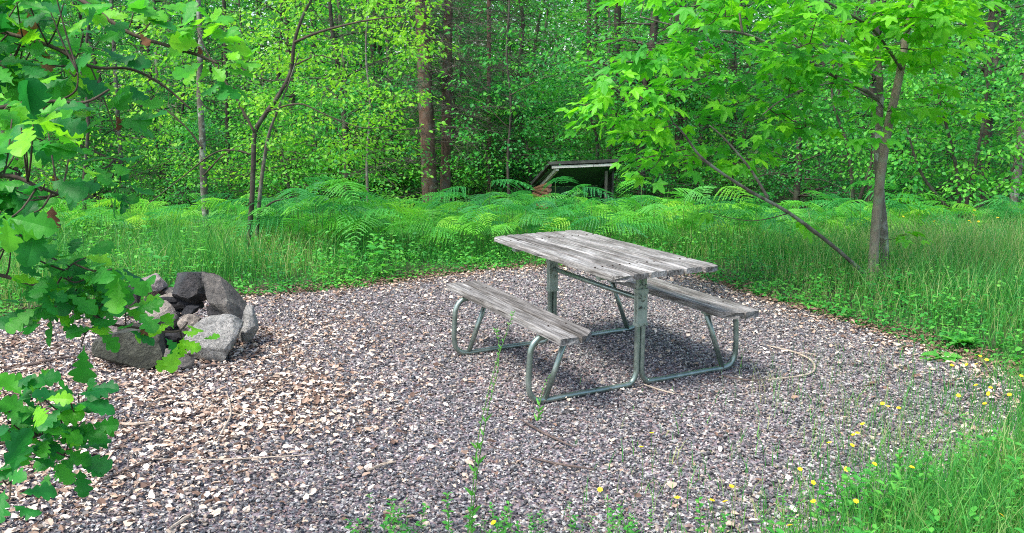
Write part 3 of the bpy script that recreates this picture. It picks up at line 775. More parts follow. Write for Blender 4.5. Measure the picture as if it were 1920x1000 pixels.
# ------------------------------------------------------------------ trees built where the photograph shows them
def P3(lst, Y, jit=0.0):
    """photo polyline -> 3D points; entries (px,py) or (px,py,Y)"""
    out = []
    for q in lst:
        yy = q[2] if len(q) > 2 else Y
        out.append(at(q[0], q[1], yy))
    return out
class Skel:
    def __init__(s): s.pts = []; s.rr = []
    def add(s, P, R):
        P, R = smooth_poly(P, R, 5); s.pts.append(P); s.rr.append(R)
    def nearest(s, p, below=True):
        A = np.concatenate(s.pts); d = np.linalg.norm(A-np.array(p), axis=1)
        # favour points lower than the spray so that twigs grow upwards / outwards
        d = d+np.clip(A[:, 2]-p[2], 0, 9)*1.2
        return A[np.argmin(d)]
def twig_to(acc, sk, c, r0=.006, add=True):
    q = sk.nearest(c); c = np.array(c, float); d = c-q; L = np.linalg.norm(d)
    m = q+d*.5+np.array([0, 0, -.06*L])+rng.normal(0, .04*L, 3)
    r0 = r0*(1+L*.8)
    P = tube(acc, [q, m, c], [r0, r0*.7, r0*.35], 5, 4)
    if add: sk.pts.append(P); sk.rr.append(np.full(len(P), r0*.5))
    return d/(L+1e-6)

# --- maple on the right
mp = empty('maple_tree', gp(1640, 527)); tag(mp, 'young maple with two grey-brown stems and long slanting branch beside the gravel', 'tree')
YM = 7.55
off = Vector(mp.location)
def sub_o(Pl): return [p-off for p in Pl]
sk = Skel()
def limb(name, pts, R, mat, k=12, Y=YM, parent=None, rough=.10, acc=None):
    P = sub_o(P3(pts, Y)); sk.add(P, R)
    a = acc or Acc(); tube(a, P, R, k, 6, rough=rough)
    if acc is None: return put(name, a.mesh(name, M[mat]), parent or mp)
limb('trunk', [(1636,545,7.4),(1637,515,7.42),(1640,450),(1650,340),(1665,240),(1685,150),(1700,60),(1714,-60),(1730,-220),(1740,-420)], [.062,.047,.042,.040,.038,.034,.029,.024,.018,.010], 'bark_maple')
limb('trunk', [(1662,548,7.6),(1660,520,7.62),(1656,420,7.75),(1646,300,7.8),(1650,170,7.8),(1640,40,7.8),(1630,-120,7.8),(1640,-300,7.8)], [.052,.040,.036,.034,.030,.024,.018,.01], 'bark_lichen')
limb('branch', [(1632,522,7.45),(1600,495,7.4),(1560,460,7.3),(1480,400,7.1),(1400,355,6.9),(1320,300,6.7),(1285,255,6.6),(1262,230,6.5)], [.024,.019,.017,.015,.013,.011,.008,.005], 'bark_grey', 8)
limb('branch', [(1440,372,7.0),(1405,315,7.0),(1360,262,7.0),(1330,235,7)], [.014,.011,.008,.005], 'bark_grey', 6)
limb('branch', [(1650,190,7.8),(1622,170,7.7),(1575,148,7.5),(1520,118,7.3),(1460,92,7.0),(1392,63,6.8),(1300,56,6.6),(1200,32,6.5)], [.024,.021,.018,.015,.013,.011,.008,.005], 'bark_grey', 8)
limb('branch', [(1392,63,6.8),(1386,20,6.8),(1380,-60,6.8)], [.011,.009,.006], 'bark_grey', 6)
limb('branch', [(1590,150,7.5),(1520,165,7.2),(1470,185,7.0),(1430,215,6.9)], [.012,.010,.008,.005], 'bark_grey', 6)
limb('branch', [(1690,130,7.5),(1640,60,7.1),(1580,20,6.8),(1520,-10,6.6)], [.014,.012,.01,.006], 'bark_grey', 6)
limb('branch', [(1700,60,7.5),(1740,20,7.2),(1790,-10,7)], [.014,.010,.006], 'bark_grey', 6)
lv = Leaves(); ta = Acc()
SP = []
for k in range(34): SP.append((rng.uniform(1540,1830), rng.uniform(-60,110), rng.uniform(6.4,8.2), .30, 15, (.65,1)))
for k in range(40): SP.append((rng.uniform(1180,1560), rng.uniform(-60,110), rng.uniform(6.2,7.8), .28, 12, (.35,.95)))
for k in range(20): SP.append((rng.uniform(1400,1660), rng.uniform(110,260), rng.uniform(6.8,8.0), .25, 10, (.25,.75)))
for k in range(26): SP.append((rng.uniform(1200,1470), rng.uniform(120,310), rng.uniform(6.9,8.2), .25, 11, (.3,.8)))
for k in range(14): SP.append((rng.uniform(1095,1260), rng.uniform(130,270), rng.uniform(6.3,7.2), .2, 8, (.5,1)))
for p in [(1130,140,6.4),(1165,160,6.4),(1220,185,6.5),(1145,215,6.6),(1195,325,6.6),(1760,195,7.2),(1775,165,7.3),(1700,440,7.4),(1800,210,7.4),(1745,120,7.2),(1500,415,7.7),(1330,400,7.4)]:
    SP.append((*p, .17, 7, (.6,1)))
for k in range(30): SP.append((rng.uniform(1300,1850), rng.uniform(-500,-60), rng.uniform(6.2,8.4), .35, 12, (.5,1)))
for (a_, b_, Yy, r, c, t) in SP:
    q = at(a_, b_, Yy)-off
    d = twig_to(ta, sk, q, .0035); lv.spray(q, r, c,   .145, .22, t, .28, out=(d[0], d[1], 0))
    for z in range(3):
        th = rng.random()*6.28; tube(ta, [q, q+Vector((math.cos(th)*r*.8, math.sin(th)*r*.8, -.03))], [.002,.001], 3)
put('crown', crown_mesh('crown', ta, 'twig', lv, T_MAPLE, 'maple_leaf'), mp)

# --- slim bent tree with lime leaves on the left
def region_sprays(regs):
    out = []
    for (n, x0, x1, y0, y1, Y0, Y1, r, c, t) in regs:
        for k in range(n): out.append((rng.uniform(x0,x1), rng.uniform(y0,y1), rng.uniform(Y0,Y1), r, c, t))
    return out
def photo_tree(name, label, base, limbs, regs, leafmat, tmpl, lsize, twig='twig', cat='tree', group=None, twr=.0025, flat=.35):
    global sk, off, mp
    t = empty(name, base); tag(t, label, cat, group); off = Vector(t.location); mp = t; sk = Skel()
    for nm, pts, R, mat, Yy in limbs: limb(nm, pts, R, mat, 8, Yy)
    lv = Leaves(); ta = Acc()
    S = region_sprays(regs)
    A = np.concatenate(sk.pts)
    S.sort(key=lambda s: np.min(np.linalg.norm(A-np.array(at(s[0], s[1], s[2])-off), axis=1)))
    for (a_, b_, Yy, r, c, tt_) in S:
        q = at(a_, b_, Yy)-off; d = twig_to(ta, sk, q, twr); lv.spray(q, r, c, lsize, flat, tt_, .4, out=(d[0], d[1], 0))
    put('crown', crown_mesh('crown', ta, twig, lv, tmpl, leafmat), t)
    return t
def gat(px, py, Y):
    p = at(px, py, Y); p.z = float(gz(p.x, p.y)); return p
photo_tree('slim_tree', 'slim dark tree with a bent trunk and lime leaves rising behind the fire ring', gat(465,470,8.9),
  [('trunk', [(464,500),(466,455),(472,380),(475,310),(478,250),(497,215),(522,180),(545,135),(552,80),(566,35),(590,-20),(610,-120),(620,-260)], [.036,.029,.027,.026,.025,.024,.022,.020,.018,.016,.013,.009,.005], 'bark_dark', 8.9),
   ('trunk', [(484,490,9.05),(482,440,9.05),(488,360,9.05),(497,290,9.05),(508,240,9.0),(540,160,8.9),(560,100,8.8)], [.028,.023,.021,.019,.015,.009,.005], 'bark_grey', 9.05),
   ('branch', [(470,290),(440,282),(400,288),(345,330),(275,385)], [.009,.008,.007,.006,.003], 'twig', 8.7),
   ('branch', [(548,125),(575,112),(600,104),(640,118)], [.010,.008,.006,.003], 'twig', 8.9),
   ('branch', [(500,210),(560,195),(610,215),(680,240),(745,235)], [.009,.008,.006,.005,.002], 'twig', 8.6),
   ('branch', [(486,400),(510,380),(540,372)], [.012,.010,.005], 'twig', 9.0),
   ('branch', [(552,80),(600,60),(680,40),(760,30)], [.014,.012,.008,.004], 'twig', 8.5),
   ('branch', [(478,250),(440,180),(400,120),(370,60)], [.014,.012,.008,.004], 'twig', 8.7)],
  [(66,490,780,-20,300,8.75,10.0,.22,34,(.3,1)),(36,240,520,40,340,8.2,9.8,.20,26,(.2,.8)),(34,450,820,-40,120,8.6,9.8,.22,34,(.6,1)),(14,650,830,150,280,8.2,9.2,.16,22,(.5,1)),(26,300,800,-400,-40,8,9.6,.28,30,(.5,1))],
  'lime_leaf', T_MIX, .046)
photo_tree('slim_tree', 'straight slim tree with pale lichened grey trunk between the oak leaves and the bent tree', gat(385,430,10.6),
  [('trunk', [(387,460),(386,420),(381,330),(379,250),(374,170),(376,80),(372,0),(368,-160),(370,-320)], [.050,.044,.042,.040,.038,.034,.03,.02,.008], 'bark_lichen', 10.6),
   ('branch', [(380,280),(350,240),(300,200),(250,190)], [.014,.01,.008,.004], 'twig', 10.5),('branch', [(381,330),(420,290),(460,270)], [.012,.009,.004], 'twig', 10.4)],
  [(64,190,560,0,340,9.8,11.6,.26,28,(.1,.85)),(20,200,560,-350,0,9.8,11.6,.35,26,(.25,.8))], 'lime_leaf', T_MIX, .046)
photo_tree('slim_tree', 'thin dark sapling with small leaves standing behind the oak branches', gat(160,440,10.2),
  [('trunk', [(163,470),(160,420),(158,340),(165,240),(160,120),(168,0),(165,-200)], [.034,.026,.024,.021,.018,.014,.006], 'bark_dark', 10.2)],
  [(44,0,330,60,400,9.6,11.4,.25,28,(.1,.85)),(16,20,330,-300,60,9.6,11.4,.35,20,(.3,.8))], 'lime_leaf', T_MIX, .046)

# --- hazel bushes at the right, behind the ferns
photo_tree('hazel_bush', 'dense broad-leaved hazel bush filling the gap beyond the two maple stems', gat(1800,370,11.6),
  [('trunk', [(1800,410),(1790,300),(1760,180),(1740,60)], [.03,.024,.016,.006], 'bark_dark', 11.6),('trunk', [(1806,410),(1830,300),(1850,180),(1850,40)], [.03,.024,.016,.006], 'bark_dark', 11.6),
   ('trunk', [(1812,410),(1890,330),(1960,220)], [.026,.02,.01], 'bark_dark', 11.5),('trunk', [(1794,410),(1730,330),(1700,240)], [.026,.02,.01], 'bark_dark', 11.5)],
  [(190,1680,1990,60,360,10.6,12.6,.26,28,(.05,1)),(30,1700,1990,-260,60,10.8,12.6,.36,20,(.3,1))], 'bush_leaf', T_MIX, .066, cat='bush')
photo_tree('hazel_bush', 'loose green bush just behind the two maple stems', gat(1610,340,12.6),
  [('trunk', [(1600,380),(1590,280),(1560,180),(1570,80)], [.03,.024,.016,.006], 'bark_dark', 12.6),('trunk', [(1610,380),(1640,280),(1650,180)], [.03,.02,.006], 'bark_dark', 12.6)],
  [(90,1480,1720,100,330,11.8,13.6,.28,26,(.0,.8))], 'bush_leaf', T_MIX, .060, cat='bush')
photo_tree('hazel_bush', 'dark green bush overhanging the wooden shelter roof', gat(1110,330,16.6),
  [('trunk', [(1110,370),(1120,270),(1100,190),(1110,90)], [.04,.03,.016,.006], 'bark_dark', 16.6),('trunk', [(1118,370),(1190,270),(1240,200)], [.03,.02,.006], 'bark_dark', 16.6)],
  [(100,990,1300,100,320,15.8,17.8,.36,28,(.0,.7))], 'bush_leaf', T_MIX, .075, cat='bush')

photo_tree('slim_tree', 'airy sapling with bluish leaves between the red-brown conifers and the shelter', gat(955,345,14.6),
  [('trunk', [(955,380),(952,300),(958,200),(950,100),(955,0),(950,-150)], [.03,.022,.020,.017,.014,.006], 'bark_dark', 14.6),('branch', [(953,240),(900,190),(860,180)], [.010,.007,.003], 'twig', 14.5),('branch', [(955,180),(1010,150),(1050,140)], [.010,.007,.003], 'twig', 14.5)],
  [(70,850,1070,40,330,13.6,15.6,.24,24,(.1,.7)),(12,850,1070,-200,40,13.6,15.6,.3,26,(.2,.8))], 'wood_leaf', T_MIX, .062)
photo_tree('slim_tree', 'leafy sapling between the bent lime-leaved tree and the red-brown conifers', gat(690,345,13.4),
  [('trunk', [(690,385),(688,300),(694,200),(686,100),(690,0),(688,-150)], [.028,.020,.018,.015,.012,.006], 'bark_grey', 13.4),('branch', [(690,270),(640,230),(600,215)], [.010,.007,.003], 'twig', 13.4),('branch', [(690,240),(740,210),(780,200)], [.010,.007,.003], 'twig', 13.4)],
  [(50,570,790,150,340,12.6,14.4,.24,24,(.2,.95))], 'wood_leaf', T_MIX, .055)

# --- oak overhanging from the left
oak = empty('oak_tree', (-2.15, 2.0, -.01)); tag(oak, 'oak with large lobed leaves whose branches hang in from beside the camera', 'tree')
off = Vector(oak.location); mp = oak; sk = Skel()
a = Acc(); tp = [Vector((0,0,-.02)), Vector((.03,.02,.8)), Vector((-.02,.05,1.6)), Vector((.05,.0,2.6)), Vector((0,.1,4.2))]
sk.add(tp, [.09,.07,.065,.05,.02]); tube(a, tp, [.10,.075,.068,.05,.02], 12, 6, rough=.1); put('trunk', a.mesh('trunk', M['bark_dark']), oak)
OB = [
 ([(-190,-60,2.3),(0,-30,2.2),(130,-10,2.15),(235,58,2.1),(310,85,2.1),(372,104,2.1),(410,120,2.1)], .0085),
 ([(-190,20,2.0),(-40,50,2.0),(90,85,2.0),(170,125,2.0),(245,130,2.05),(305,160,2.1),(358,205,2.1)], .0065),
 ([(-190,230,1.8),(-60,215,1.8),(30,196,1.8),(100,190,1.8),(160,192,1.8),(205,168,1.8)], .0065),
 ([(-190,300,1.6),(-60,330,1.6),(20,330,1.6),(70,350,1.6),(110,365,1.65)], .007),
 ([(110,190,1.8),(142,170,1.8),(146,135,1.8)], .004),
 ([(-190,480,1.7),(-60,505,1.7),(0,516,1.7),(50,530,1.7),(100,545,1.7),(150,570,1.7),(200,605,1.7),(260,615,1.7),(330,622,1.72),(352,604,1.74)], .0055),
 ([(100,545,1.7),(130,500,1.7),(170,480,1.75)], .0035),
 ([(200,605,1.7),(165,620,1.7),(152,650,1.7)], .003),
 ([(-190,880,1.6),(-60,845,1.6),(0,832,1.6),(60,820,1.6),(110,800,1.6),(150,785,1.6)], .0055),
 ([(60,820,1.6),(110,850,1.6),(140,860,1.6)], .0035),
 ([(-190,950,1.5),(-60,925,1.5),(0,905,1.5),(20,900,1.5)], .005),
 ([(-190,130,2.2),(0,120,2.2),(120,250,2.1),(190,290,2.0),(225,300,2.0)], .005),
 ([(170,125,2.0),(200,200,2.0),(220,260,2.0)], .003),
]
for pts, r0 in OB:
    P = sub_o(P3(pts, 2)); 
    # root the limb on the trunk when it starts outside the picture
    if pts[0][0] < -100:
        root = sk.nearest(P[0]+Vector((0,0,-.1))); P = [Vector((.02, .02, max(.3, min(3.6, P[0].z-.25))))]+P; R = [r0*1.2]+list(np.linspace(r0*.85, r0*.35, len(P)-1))
    else: R = list(np.linspace(r0*.6, r0*.35, len(P)))
    a = Acc(); tube(a, P, R, 7, 5, rough=.12); sk.add(P, R); put('branch', a.mesh('branch', M['twig']), oak)
lv = Leaves(); ta = Acc()
def oak_cluster(px, py, Y, n, size, tint, droop=-.2, spread=1.0, dirs=None):
    c = np.array(at(px, py, Y)-off); 
    q = sk.nearest(c); d0 = c-q; L = np.linalg.norm(d0)
    if L > .03: tube(ta, [q, q+d0*.5+np.array([0,0,-.01]), c], [.0022,.0018,.0013], 5, 3)
    out = np.array([d0[0], 0, d0[2]])/(L+1e-6)*.5+np.array([.35, 0, 0])
    for k in range(n):
        th = 2*math.pi*(k/n)+rng.normal(0, .35)
        d = np.array([math.cos(th), .55*math.sin(th)-.15, droop+.55*math.sin(th*1.7+px)*.6])*spread+out+rng.normal(0, .2, 3)
        nn = np.array([0, -.55, 1.])+rng.normal(0, .42, 3)
        d = d/np.linalg.norm(d)
        lv.add(c+d*.012+rng.normal(0, .012, 3), d, nn, size*(.8+.5*rng.random()), np.clip(tint+rng.normal(0, .16), 0, 1))
# dense mass at the upper left
for k in range(68):
    x0 = rng.uniform(-60, 190); y0 = rng.uniform(-30, 205)
    if x0+y0*.35 > 205: continue
    oak_cluster(x0, y0, rng.uniform(1.8, 2.35), 5, .066, rng.uniform(.15, .85))
for k in range(27):
    y0 = rng.uniform(190, 450); x0 = rng.uniform(-100, 105-max(0,y0-300)*.45)
    oak_cluster(x0, y0, rng.uniform(1.5, 2.0), 5, .064, rng.uniform(.1, .8))
for (x0, y0, Y0, n, s_, t) in [(372,70,2.1,5,.085,.85),(400,90,2.1,5,.085,.9),(395,120,2.1,5,.080,.75),(425,105,2.1,5,.08,.95),(330,60,2.1,4,.08,.6),(350,35,2.15,5,.085,.8),(410,150,2.1,4,.08,.5),
   (290,30,2.15,5,.085,.6),(250,25,2.1,5,.085,.6),(235,150,2.05,4,.075,.4),(190,110,2.0,5,.09,.2),(215,200,2.0,4,.08,.5),(205,235,2.0,4,.09,.35),
   (40,240,1.5,3,.10,.95),(130,290,1.8,4,.06,1.0),(180,315,1.9,4,.07,.6),(215,300,1.95,5,.075,.35),(225,345,1.95,4,.07,.3),(195,350,1.95,3,.075,.3),(60,400,1.6,4,.09,.3),
   (20,470,1.7,5,.085,.35),(0,440,1.6,4,.09,.2),
   (125,490,1.72,4,.078,.35),(165,500,1.75,5,.078,.3),(205,505,1.78,4,.075,.25),(95,510,1.7,4,.075,.35),(150,545,1.7,5,.085,.4),(200,555,1.7,5,.085,.45),(110,565,1.7,4,.08,.25),(235,585,1.7,4,.08,.6),(70,575,1.7,3,.07,.3),(180,600,1.7,4,.07,.5),(225,610,1.7,3,.06,.4),(135,520,1.65,2,.06,.95),
   (325,612,1.73,4,.052,.95),(350,618,1.74,4,.055,1.0),(345,640,1.74,2,.05,.9),(300,640,1.72,2,.05,.6),
   (20,745,1.55,4,.075,.25),(10,800,1.55,4,.075,.3),(70,790,1.6,4,.075,.35),(110,770,1.6,5,.07,.4),(150,780,1.6,5,.07,.45),(90,825,1.6,5,.075,.4),(130,820,1.6,4,.075,.45),(150,860,1.6,4,.08,.4),(110,870,1.6,4,.07,.5),(50,850,1.6,4,.07,.3),(5,900,1.45,5,.09,.2),(15,940,1.45,3,.08,.2)]:
    oak_cluster(x0, y0, Y0, n, s_*(.72 if y0 > 720 else .80), t)
for k in range(14): oak_cluster(rng.uniform(75, 225), rng.uniform(475, 590), rng.uniform(1.62, 1.8), 4, .058, rng.uniform(.25, .8))
for k in range(12): oak_cluster(rng.uniform(-20, 150), rng.uniform(735, 870), rng.uniform(1.5, 1.65), 4, .050, rng.uniform(.2, .7))
# the single big leaf hanging before the fire ring and a few on bare ends
c = np.array(at(158, 648, 1.68)-off); lv.add(c, np.array([-.12,-.1,-1.]), np.array([.15,-1,.15]), .088, .45)
c = np.array(at(150, 880, 1.6)-off); lv.add(c, np.array([.05,-.1,-1.]), np.array([.1,-1,.15]), .06, .25)
for k in range(26):
    oak_cluster(rng.uniform(-700,-80), rng.uniform(-400, 900), rng.uniform(1.5, 2.6), 6, .085, rng.uniform(.1,.7))
put('foliage', crown_mesh('foliage', ta, 'twig', lv, T_OAK, 'oak_leaf'), oak)
dl = Leaves()
for (x0, y0, Y0, s_) in [(52,22,2.0,.04),(40,40,2.0,.04),(85,95,2.0,.05),(262,60,2.05,.035),(372,85,2.1,.028),(215,215,2.0,.045),(98,388,1.62,.05),(275,600,1.7,.035),(262,608,1.7,.03),(100,325,1.7,.04)]:
    dl.add(np.array(at(x0, y0, Y0)-off), np.array([.1,.0,-1.])+rng.normal(0,.3,3), np.array([.3,-1,.1])+rng.normal(0,.3,3), s_, rng.random())
put('dry_leaves', dl.mesh('dry_leaves', T_OAK, M['dry_leaf']), oak)

# ------------------------------------------------------------------ wooden shelter in the ferns
YS = 14.0
sh = empty('wood_shelter', gat(1085, 340, 14.4)); tag(sh, 'small lean-to wood shelter with a dark sloping roof half hidden in the ferns', 'shelter'); off = Vector(sh.location)
FLt, FRt = at(1034, 311, 14.0)-off, at(1160, 306, 14.1)-off
BLt, BRt = at(1000, 349, 15.1)-off, at(1133, 346, 15.2)-off
ax = (FRt-FLt).normalized(); dep = (BLt-FLt).normalized()
nrm = (FRt-FLt).cross(BLt-FLt).normalized(); 
if nrm.z < 0: nrm = -nrm
def slab(acc, A, B, C, D, th):
    V = [p for p in (A, B, C, D)]+[p-nrm*th for p in (A, B, C, D)]
    acc.add([list(p) for p in V], [[0,1,2,3],[7,6,5,4],[0,4,5,1],[1,5,6,2],[2,6,7,3],[3,7,4,0]])
m, nt, b = new_mat('roofing felt'); n1 = noise_n(nt, 8, 6, .7, coords(nt)); r1 = ramp(nt, [(.4,(.012,.014,.012)),(.7,(.05,.06,.045))]); nt.links.new(n1.outputs[0], r1.inputs[0]); nt.links.new(r1.outputs[0], b.inputs['Base Color']); b.inputs['Roughness'].default_value = .9; M['felt'] = m
m, nt, b = new_mat('green painted boards'); n1 = noise_n(nt, 5, 6, .7, coords(nt,(1,6,1))); r1 = ramp(nt, [(.4,(.02,.07,.03)),(.7,(.045,.15,.06))]); nt.links.new(n1.outputs[0], r1.inputs[0]); nt.links.new(r1.outputs[0], b.inputs['Base Color']); b.inputs['Roughness'].default_value = .7; M['greenboard'] = m
m, nt, b = new_mat('bleached board'); n1 = noise_n(nt, 6, 6, .7, coords(nt,(1,8,8))); r1 = ramp(nt, [(.35,(.35,.32,.27)),(.65,(.70,.68,.62))]); nt.links.new(n1.outputs[0], r1.inputs[0]); nt.links.new(r1.outputs[0], b.inputs['Base Color']); b.inputs['Roughness'].default_value = .8; M['bleached'] = m
m, nt, b = new_mat('old post'); n1 = noise_n(nt, 6, 6, .7, coords(nt,(8,8,1))); r1 = ramp(nt, [(.35,(.06,.05,.04)),(.65,(.16,.14,.11))]); nt.links.new(n1.outputs[0], r1.inputs[0]); nt.links.new(r1.outputs[0], b.inputs['Base Color']); M['oldpost'] = m
m, nt, b = new_mat('cut log ends'); n1 = noise_n(nt, 20, 6, .7, coords(nt)); r1 = ramp(nt, [(.35,(.07,.03,.018)),(.65,(.22,.12,.07))]); nt.links.new(n1.outputs[0], r1.inputs[0]); nt.links.new(r1.outputs[0], b.inputs['Base Color']); M['logs'] = m
a = Acc(); e = nrm*.055-dep*.05; slab(a, FLt+e-ax*.05, FRt+e+ax*.04, BRt+e+ax*.04, BLt+e-ax*.05, .05); put('roof', a.mesh('roof', M['felt'], False), sh)
a = Acc(); slab(a, FLt*.985+BRt*.015, FRt*.985+BLt*.015, BRt, BLt, .015); put('roof_lining', a.mesh('roof_lining', M['greenboard'], False), sh)
def beam(acc, A, B, w, h, upv=None):
    d = (B-A).normalized(); u = (upv or Vector((0,0,1))); s = d.cross(u).normalized(); u = s.cross(d).normalized()
    V = []
    for p in (A, B):
        for q, r in ((-1,-1),(1,-1),(1,1),(-1,1)): V.append(list(p+s*w*.5*q+u*h*.5*r))
    acc.add(V, [[0,1,2,3],[7,6,5,4],[0,4,5,1],[1,5,6,2],[2,6,7,3],[3,7,4,0]])
a = Acc(); o1 = -dep*.018-Vector((0,0,.028)); mid = FLt.lerp(FRt, .62)
beam(a, FLt+o1, mid+o1-ax*.003, .02, .042); beam(a, mid+o1+ax*.003, FRt+o1, .02, .040); put('fascia_board', a.mesh('fascia_board', M['bleached'], False), sh)
for (A, B) in ((FLt+ax*.10, BLt+ax*.10), (FRt-ax*.10, BRt-ax*.10)):
    a = Acc(); dn = -nrm*.05; beam(a, A+dn+dep*.02, B+dn, .045, .06); put('rafter', a.mesh('rafter', M['bleached'] if A.x < 0 else M['greenboard'], False), sh)
for (A, nm) in ((FRt-ax*.14+dep*.22, 'post'), (BLt+ax*.1-dep*.05, 'post'), (BRt-ax*.1-dep*.05, 'post')):
    a = Acc(); top = A-nrm*.06; beam(a, Vector((top.x, top.y, -.1)), top, .045, .045, Vector((0,1,0))); put(nm, a.mesh(nm, M['oldpost'], False), sh)
a = Acc(); 
for k in range(6):      # side wall of stacked logs
    z = .08+k*.085
    A = FLt+ax*.02+dep*.20; B = BLt+ax*.02
    zt = min(A.z-.12, 9)
    if z > zt: break
    A2 = Vector((A.x, A.y, z+.40)); B2 = Vector((B.x, B.y, min(z+.40, B.z-.06)))
    tube(a, [A2, B2], .043, 10)
put('log_wall', a.mesh('log_wall', M['logs'], False), sh)
a = Acc(); A = BLt-nrm*.03; B = BRt-nrm*.03; wallV = [[A.x,A.y,-.1],[B.x,B.y,-.1],[B.x,B.y,B.z],[A.x,A.y,A.z],[A.x,A.y+.03,-.1],[B.x,B.y+.03,-.1],[B.x,B.y+.03,B.z],[A.x,A.y+.03,A.z]]
a.add(wallV, [[0,1,2,3],[7,6,5,4],[0,4,5,1],[1,5,6,2],[2,6,7,3],[3,7,4,0]]); put('back_wall', a.mesh('back_wall', M['greenboard'], False), sh)
a = Acc(); A = FRt-ax*.05+dep*.15; B = BRt-ax*.05
a.add([[A.x,A.y,-.1],[B.x,B.y,-.1],[B.x,B.y,B.z-.04],[A.x,A.y,A.z-.08],[A.x+.025,A.y,-.1],[B.x+.025,B.y,-.1],[B.x+.025,B.y,B.z-.04],[A.x+.025,A.y,A.z-.08]], [[0,1,2,3],[7,6,5,4],[0,4,5,1],[1,5,6,2],[2,6,7,3],[3,7,4,0]])
put('side_wall', a.mesh('side_wall', M['felt'], False), sh)

# ------------------------------------------------------------------ pines
def pine(label, px, Y, wpx, lean=0, seed=1, crown_side=1):
    base = gat(px, 340, Y); t = empty('pine_tree', base); tag(t, label, 'tree', 'red-brown conifers')
    r = wpx/2*Y/FPX; a = Acc()
    pts = [Vector((0,0,-.15)), Vector((0,0,.35)), Vector((lean*.3,0,1.6)), Vector((lean*.7,.05,3.6)), Vector((lean*1.5,.1,7)), Vector((lean*2,0,11))]
    tube(a, pts, [r*1.3,r*1.05,r,r*.9,r*.7,r*.2], 14, 8, rough=.14); put('trunk', a.mesh('trunk', M['bark_pine']), t)
    ba = Acc(); lv = Leaves()
    for k in range(110):       # many are dead twiggy lower branches
        z = .9+3.6*rng.random() if k < 74 else 4.5+6*rng.random()
        az = rng.random()*6.28; L = (.5+1.3*rng.random())*(1 if z < 7 else .7)
        q = np.array([lean*z/5.2, 0, z]); d = np.array([math.cos(az), math.sin(az), .05+.15*rng.normal()])
        e = q+d*L+np.array([0,0,-.25*L*rng.random()]); mm = q+d*L*.5+rng.normal(0,.05,3)
        P = tube(ba, [q, mm, e], [.007,.005,.002], 4, 4)
        for s in range(16):
            i = rng.integers(3, len(P)); p = P[i]; dd = np.array([math.cos(az+rng.normal(0,.9)), math.sin(az+rng.normal(0,.9)), rng.normal(-.25,.35)])*(.12+.3*rng.random())
            tube(ba, [p, p+dd*.5+rng.normal(0,.015,3), p+dd], [.003,.002,.0012], 3)
            if z > 2.0 or rng.random() < .3:
                c = 16; th = rng.random(c); nd = dd/np.linalg.norm(dd)+rng.normal(0,.8,(c,3))
                lv.add(p+dd*th[:,None], nd, rng.normal(0,1,(c,3)), .055+.03*rng.random(c), rng.random(c))
    put('crown', crown_mesh('crown', ba, 'twig_grey', lv, T_NEEDLE, 'needle'), t)
T_NEEDLE = (np.array([[0,-.035,0],[0,.035,0],[1,0,0]], float), np.array([[0,1,2]]))
pine('thick red-brown pine trunk, the stoutest trunk in the wood', 806, 15.5, 28, -.12, 1)
pine('red-brown pine trunk close beside the stoutest trunk', 834, 15.9, 19, .14, 2)
pine('grey-brown pine trunk between the stout pines and the shelter', 917, 17.4, 9, .02, 3)

# ------------------------------------------------------------------ generic woodland trees
def make_tree(name, seed, h, r0, nbr, z0, spread, lsize, lcount, tmpl, bark, bias=2.3, layers=5, flat=.3, extra=0):
    t = empty(name, (0,0,0)); a = Acc(); lv = Leaves(); r = np.random.default_rng(seed)
    bend = r.normal(0, .35, 2); 
    tp = [np.array([bend[0]*(k/6)**2+.06*r.normal(), bend[1]*(k/6)**2+.06*r.normal(), h*k/6]) for k in range(7)]
    tp[0] = np.array([0,0,-.2]); rr = [r0*(1-.14*k) for k in range(7)]
    P = tube(a, tp, rr, 8, 5, rough=.12)
    b = Acc()
    for k in range(nbr):
        u = r.random()**bias; z = z0+(h-z0)*u
        q = P[min(len(P)-1, int(z/h*(len(P)-1)))]; az = r.random()*6.28
        L = spread*(.45+.65*r.random())*(1-.55*(z/h)**2); rise = r.uniform(0, .5)
        d = np.array([math.cos(az), math.sin(az), rise])
        e = q+d*L; e[2] -= .12*L*L; mm = q+d*L*.5+r.normal(0, .06, 3)
        B = tube(b, [q, mm, e], [r0*.28*(1-.6*z/h)+.003, .006, .003], 4, 4)
        base = r.random()
        for s in range(layers):
            i = min(len(B)-1, int(len(B)*(.35+.65*(s+r.random())/layers)))
            sd_ = r.normal(0, .22*L, 3); sd_[2] *= .4; c = B[i]+sd_
            tube(b, [B[i], c], [.003,.0015], 3)
            n = lcount; lv.spray(c, .24, n, lsize, flat, (max(0,base*.8-.1), min(1,base*.8+.3)), .4, out=d)
    put('trunk', a.mesh('trunk', M[bark]), t)
    put('crown', crown_mesh('crown', b, bark, lv, tmpl, 'wood_leaf'), t)
    return t
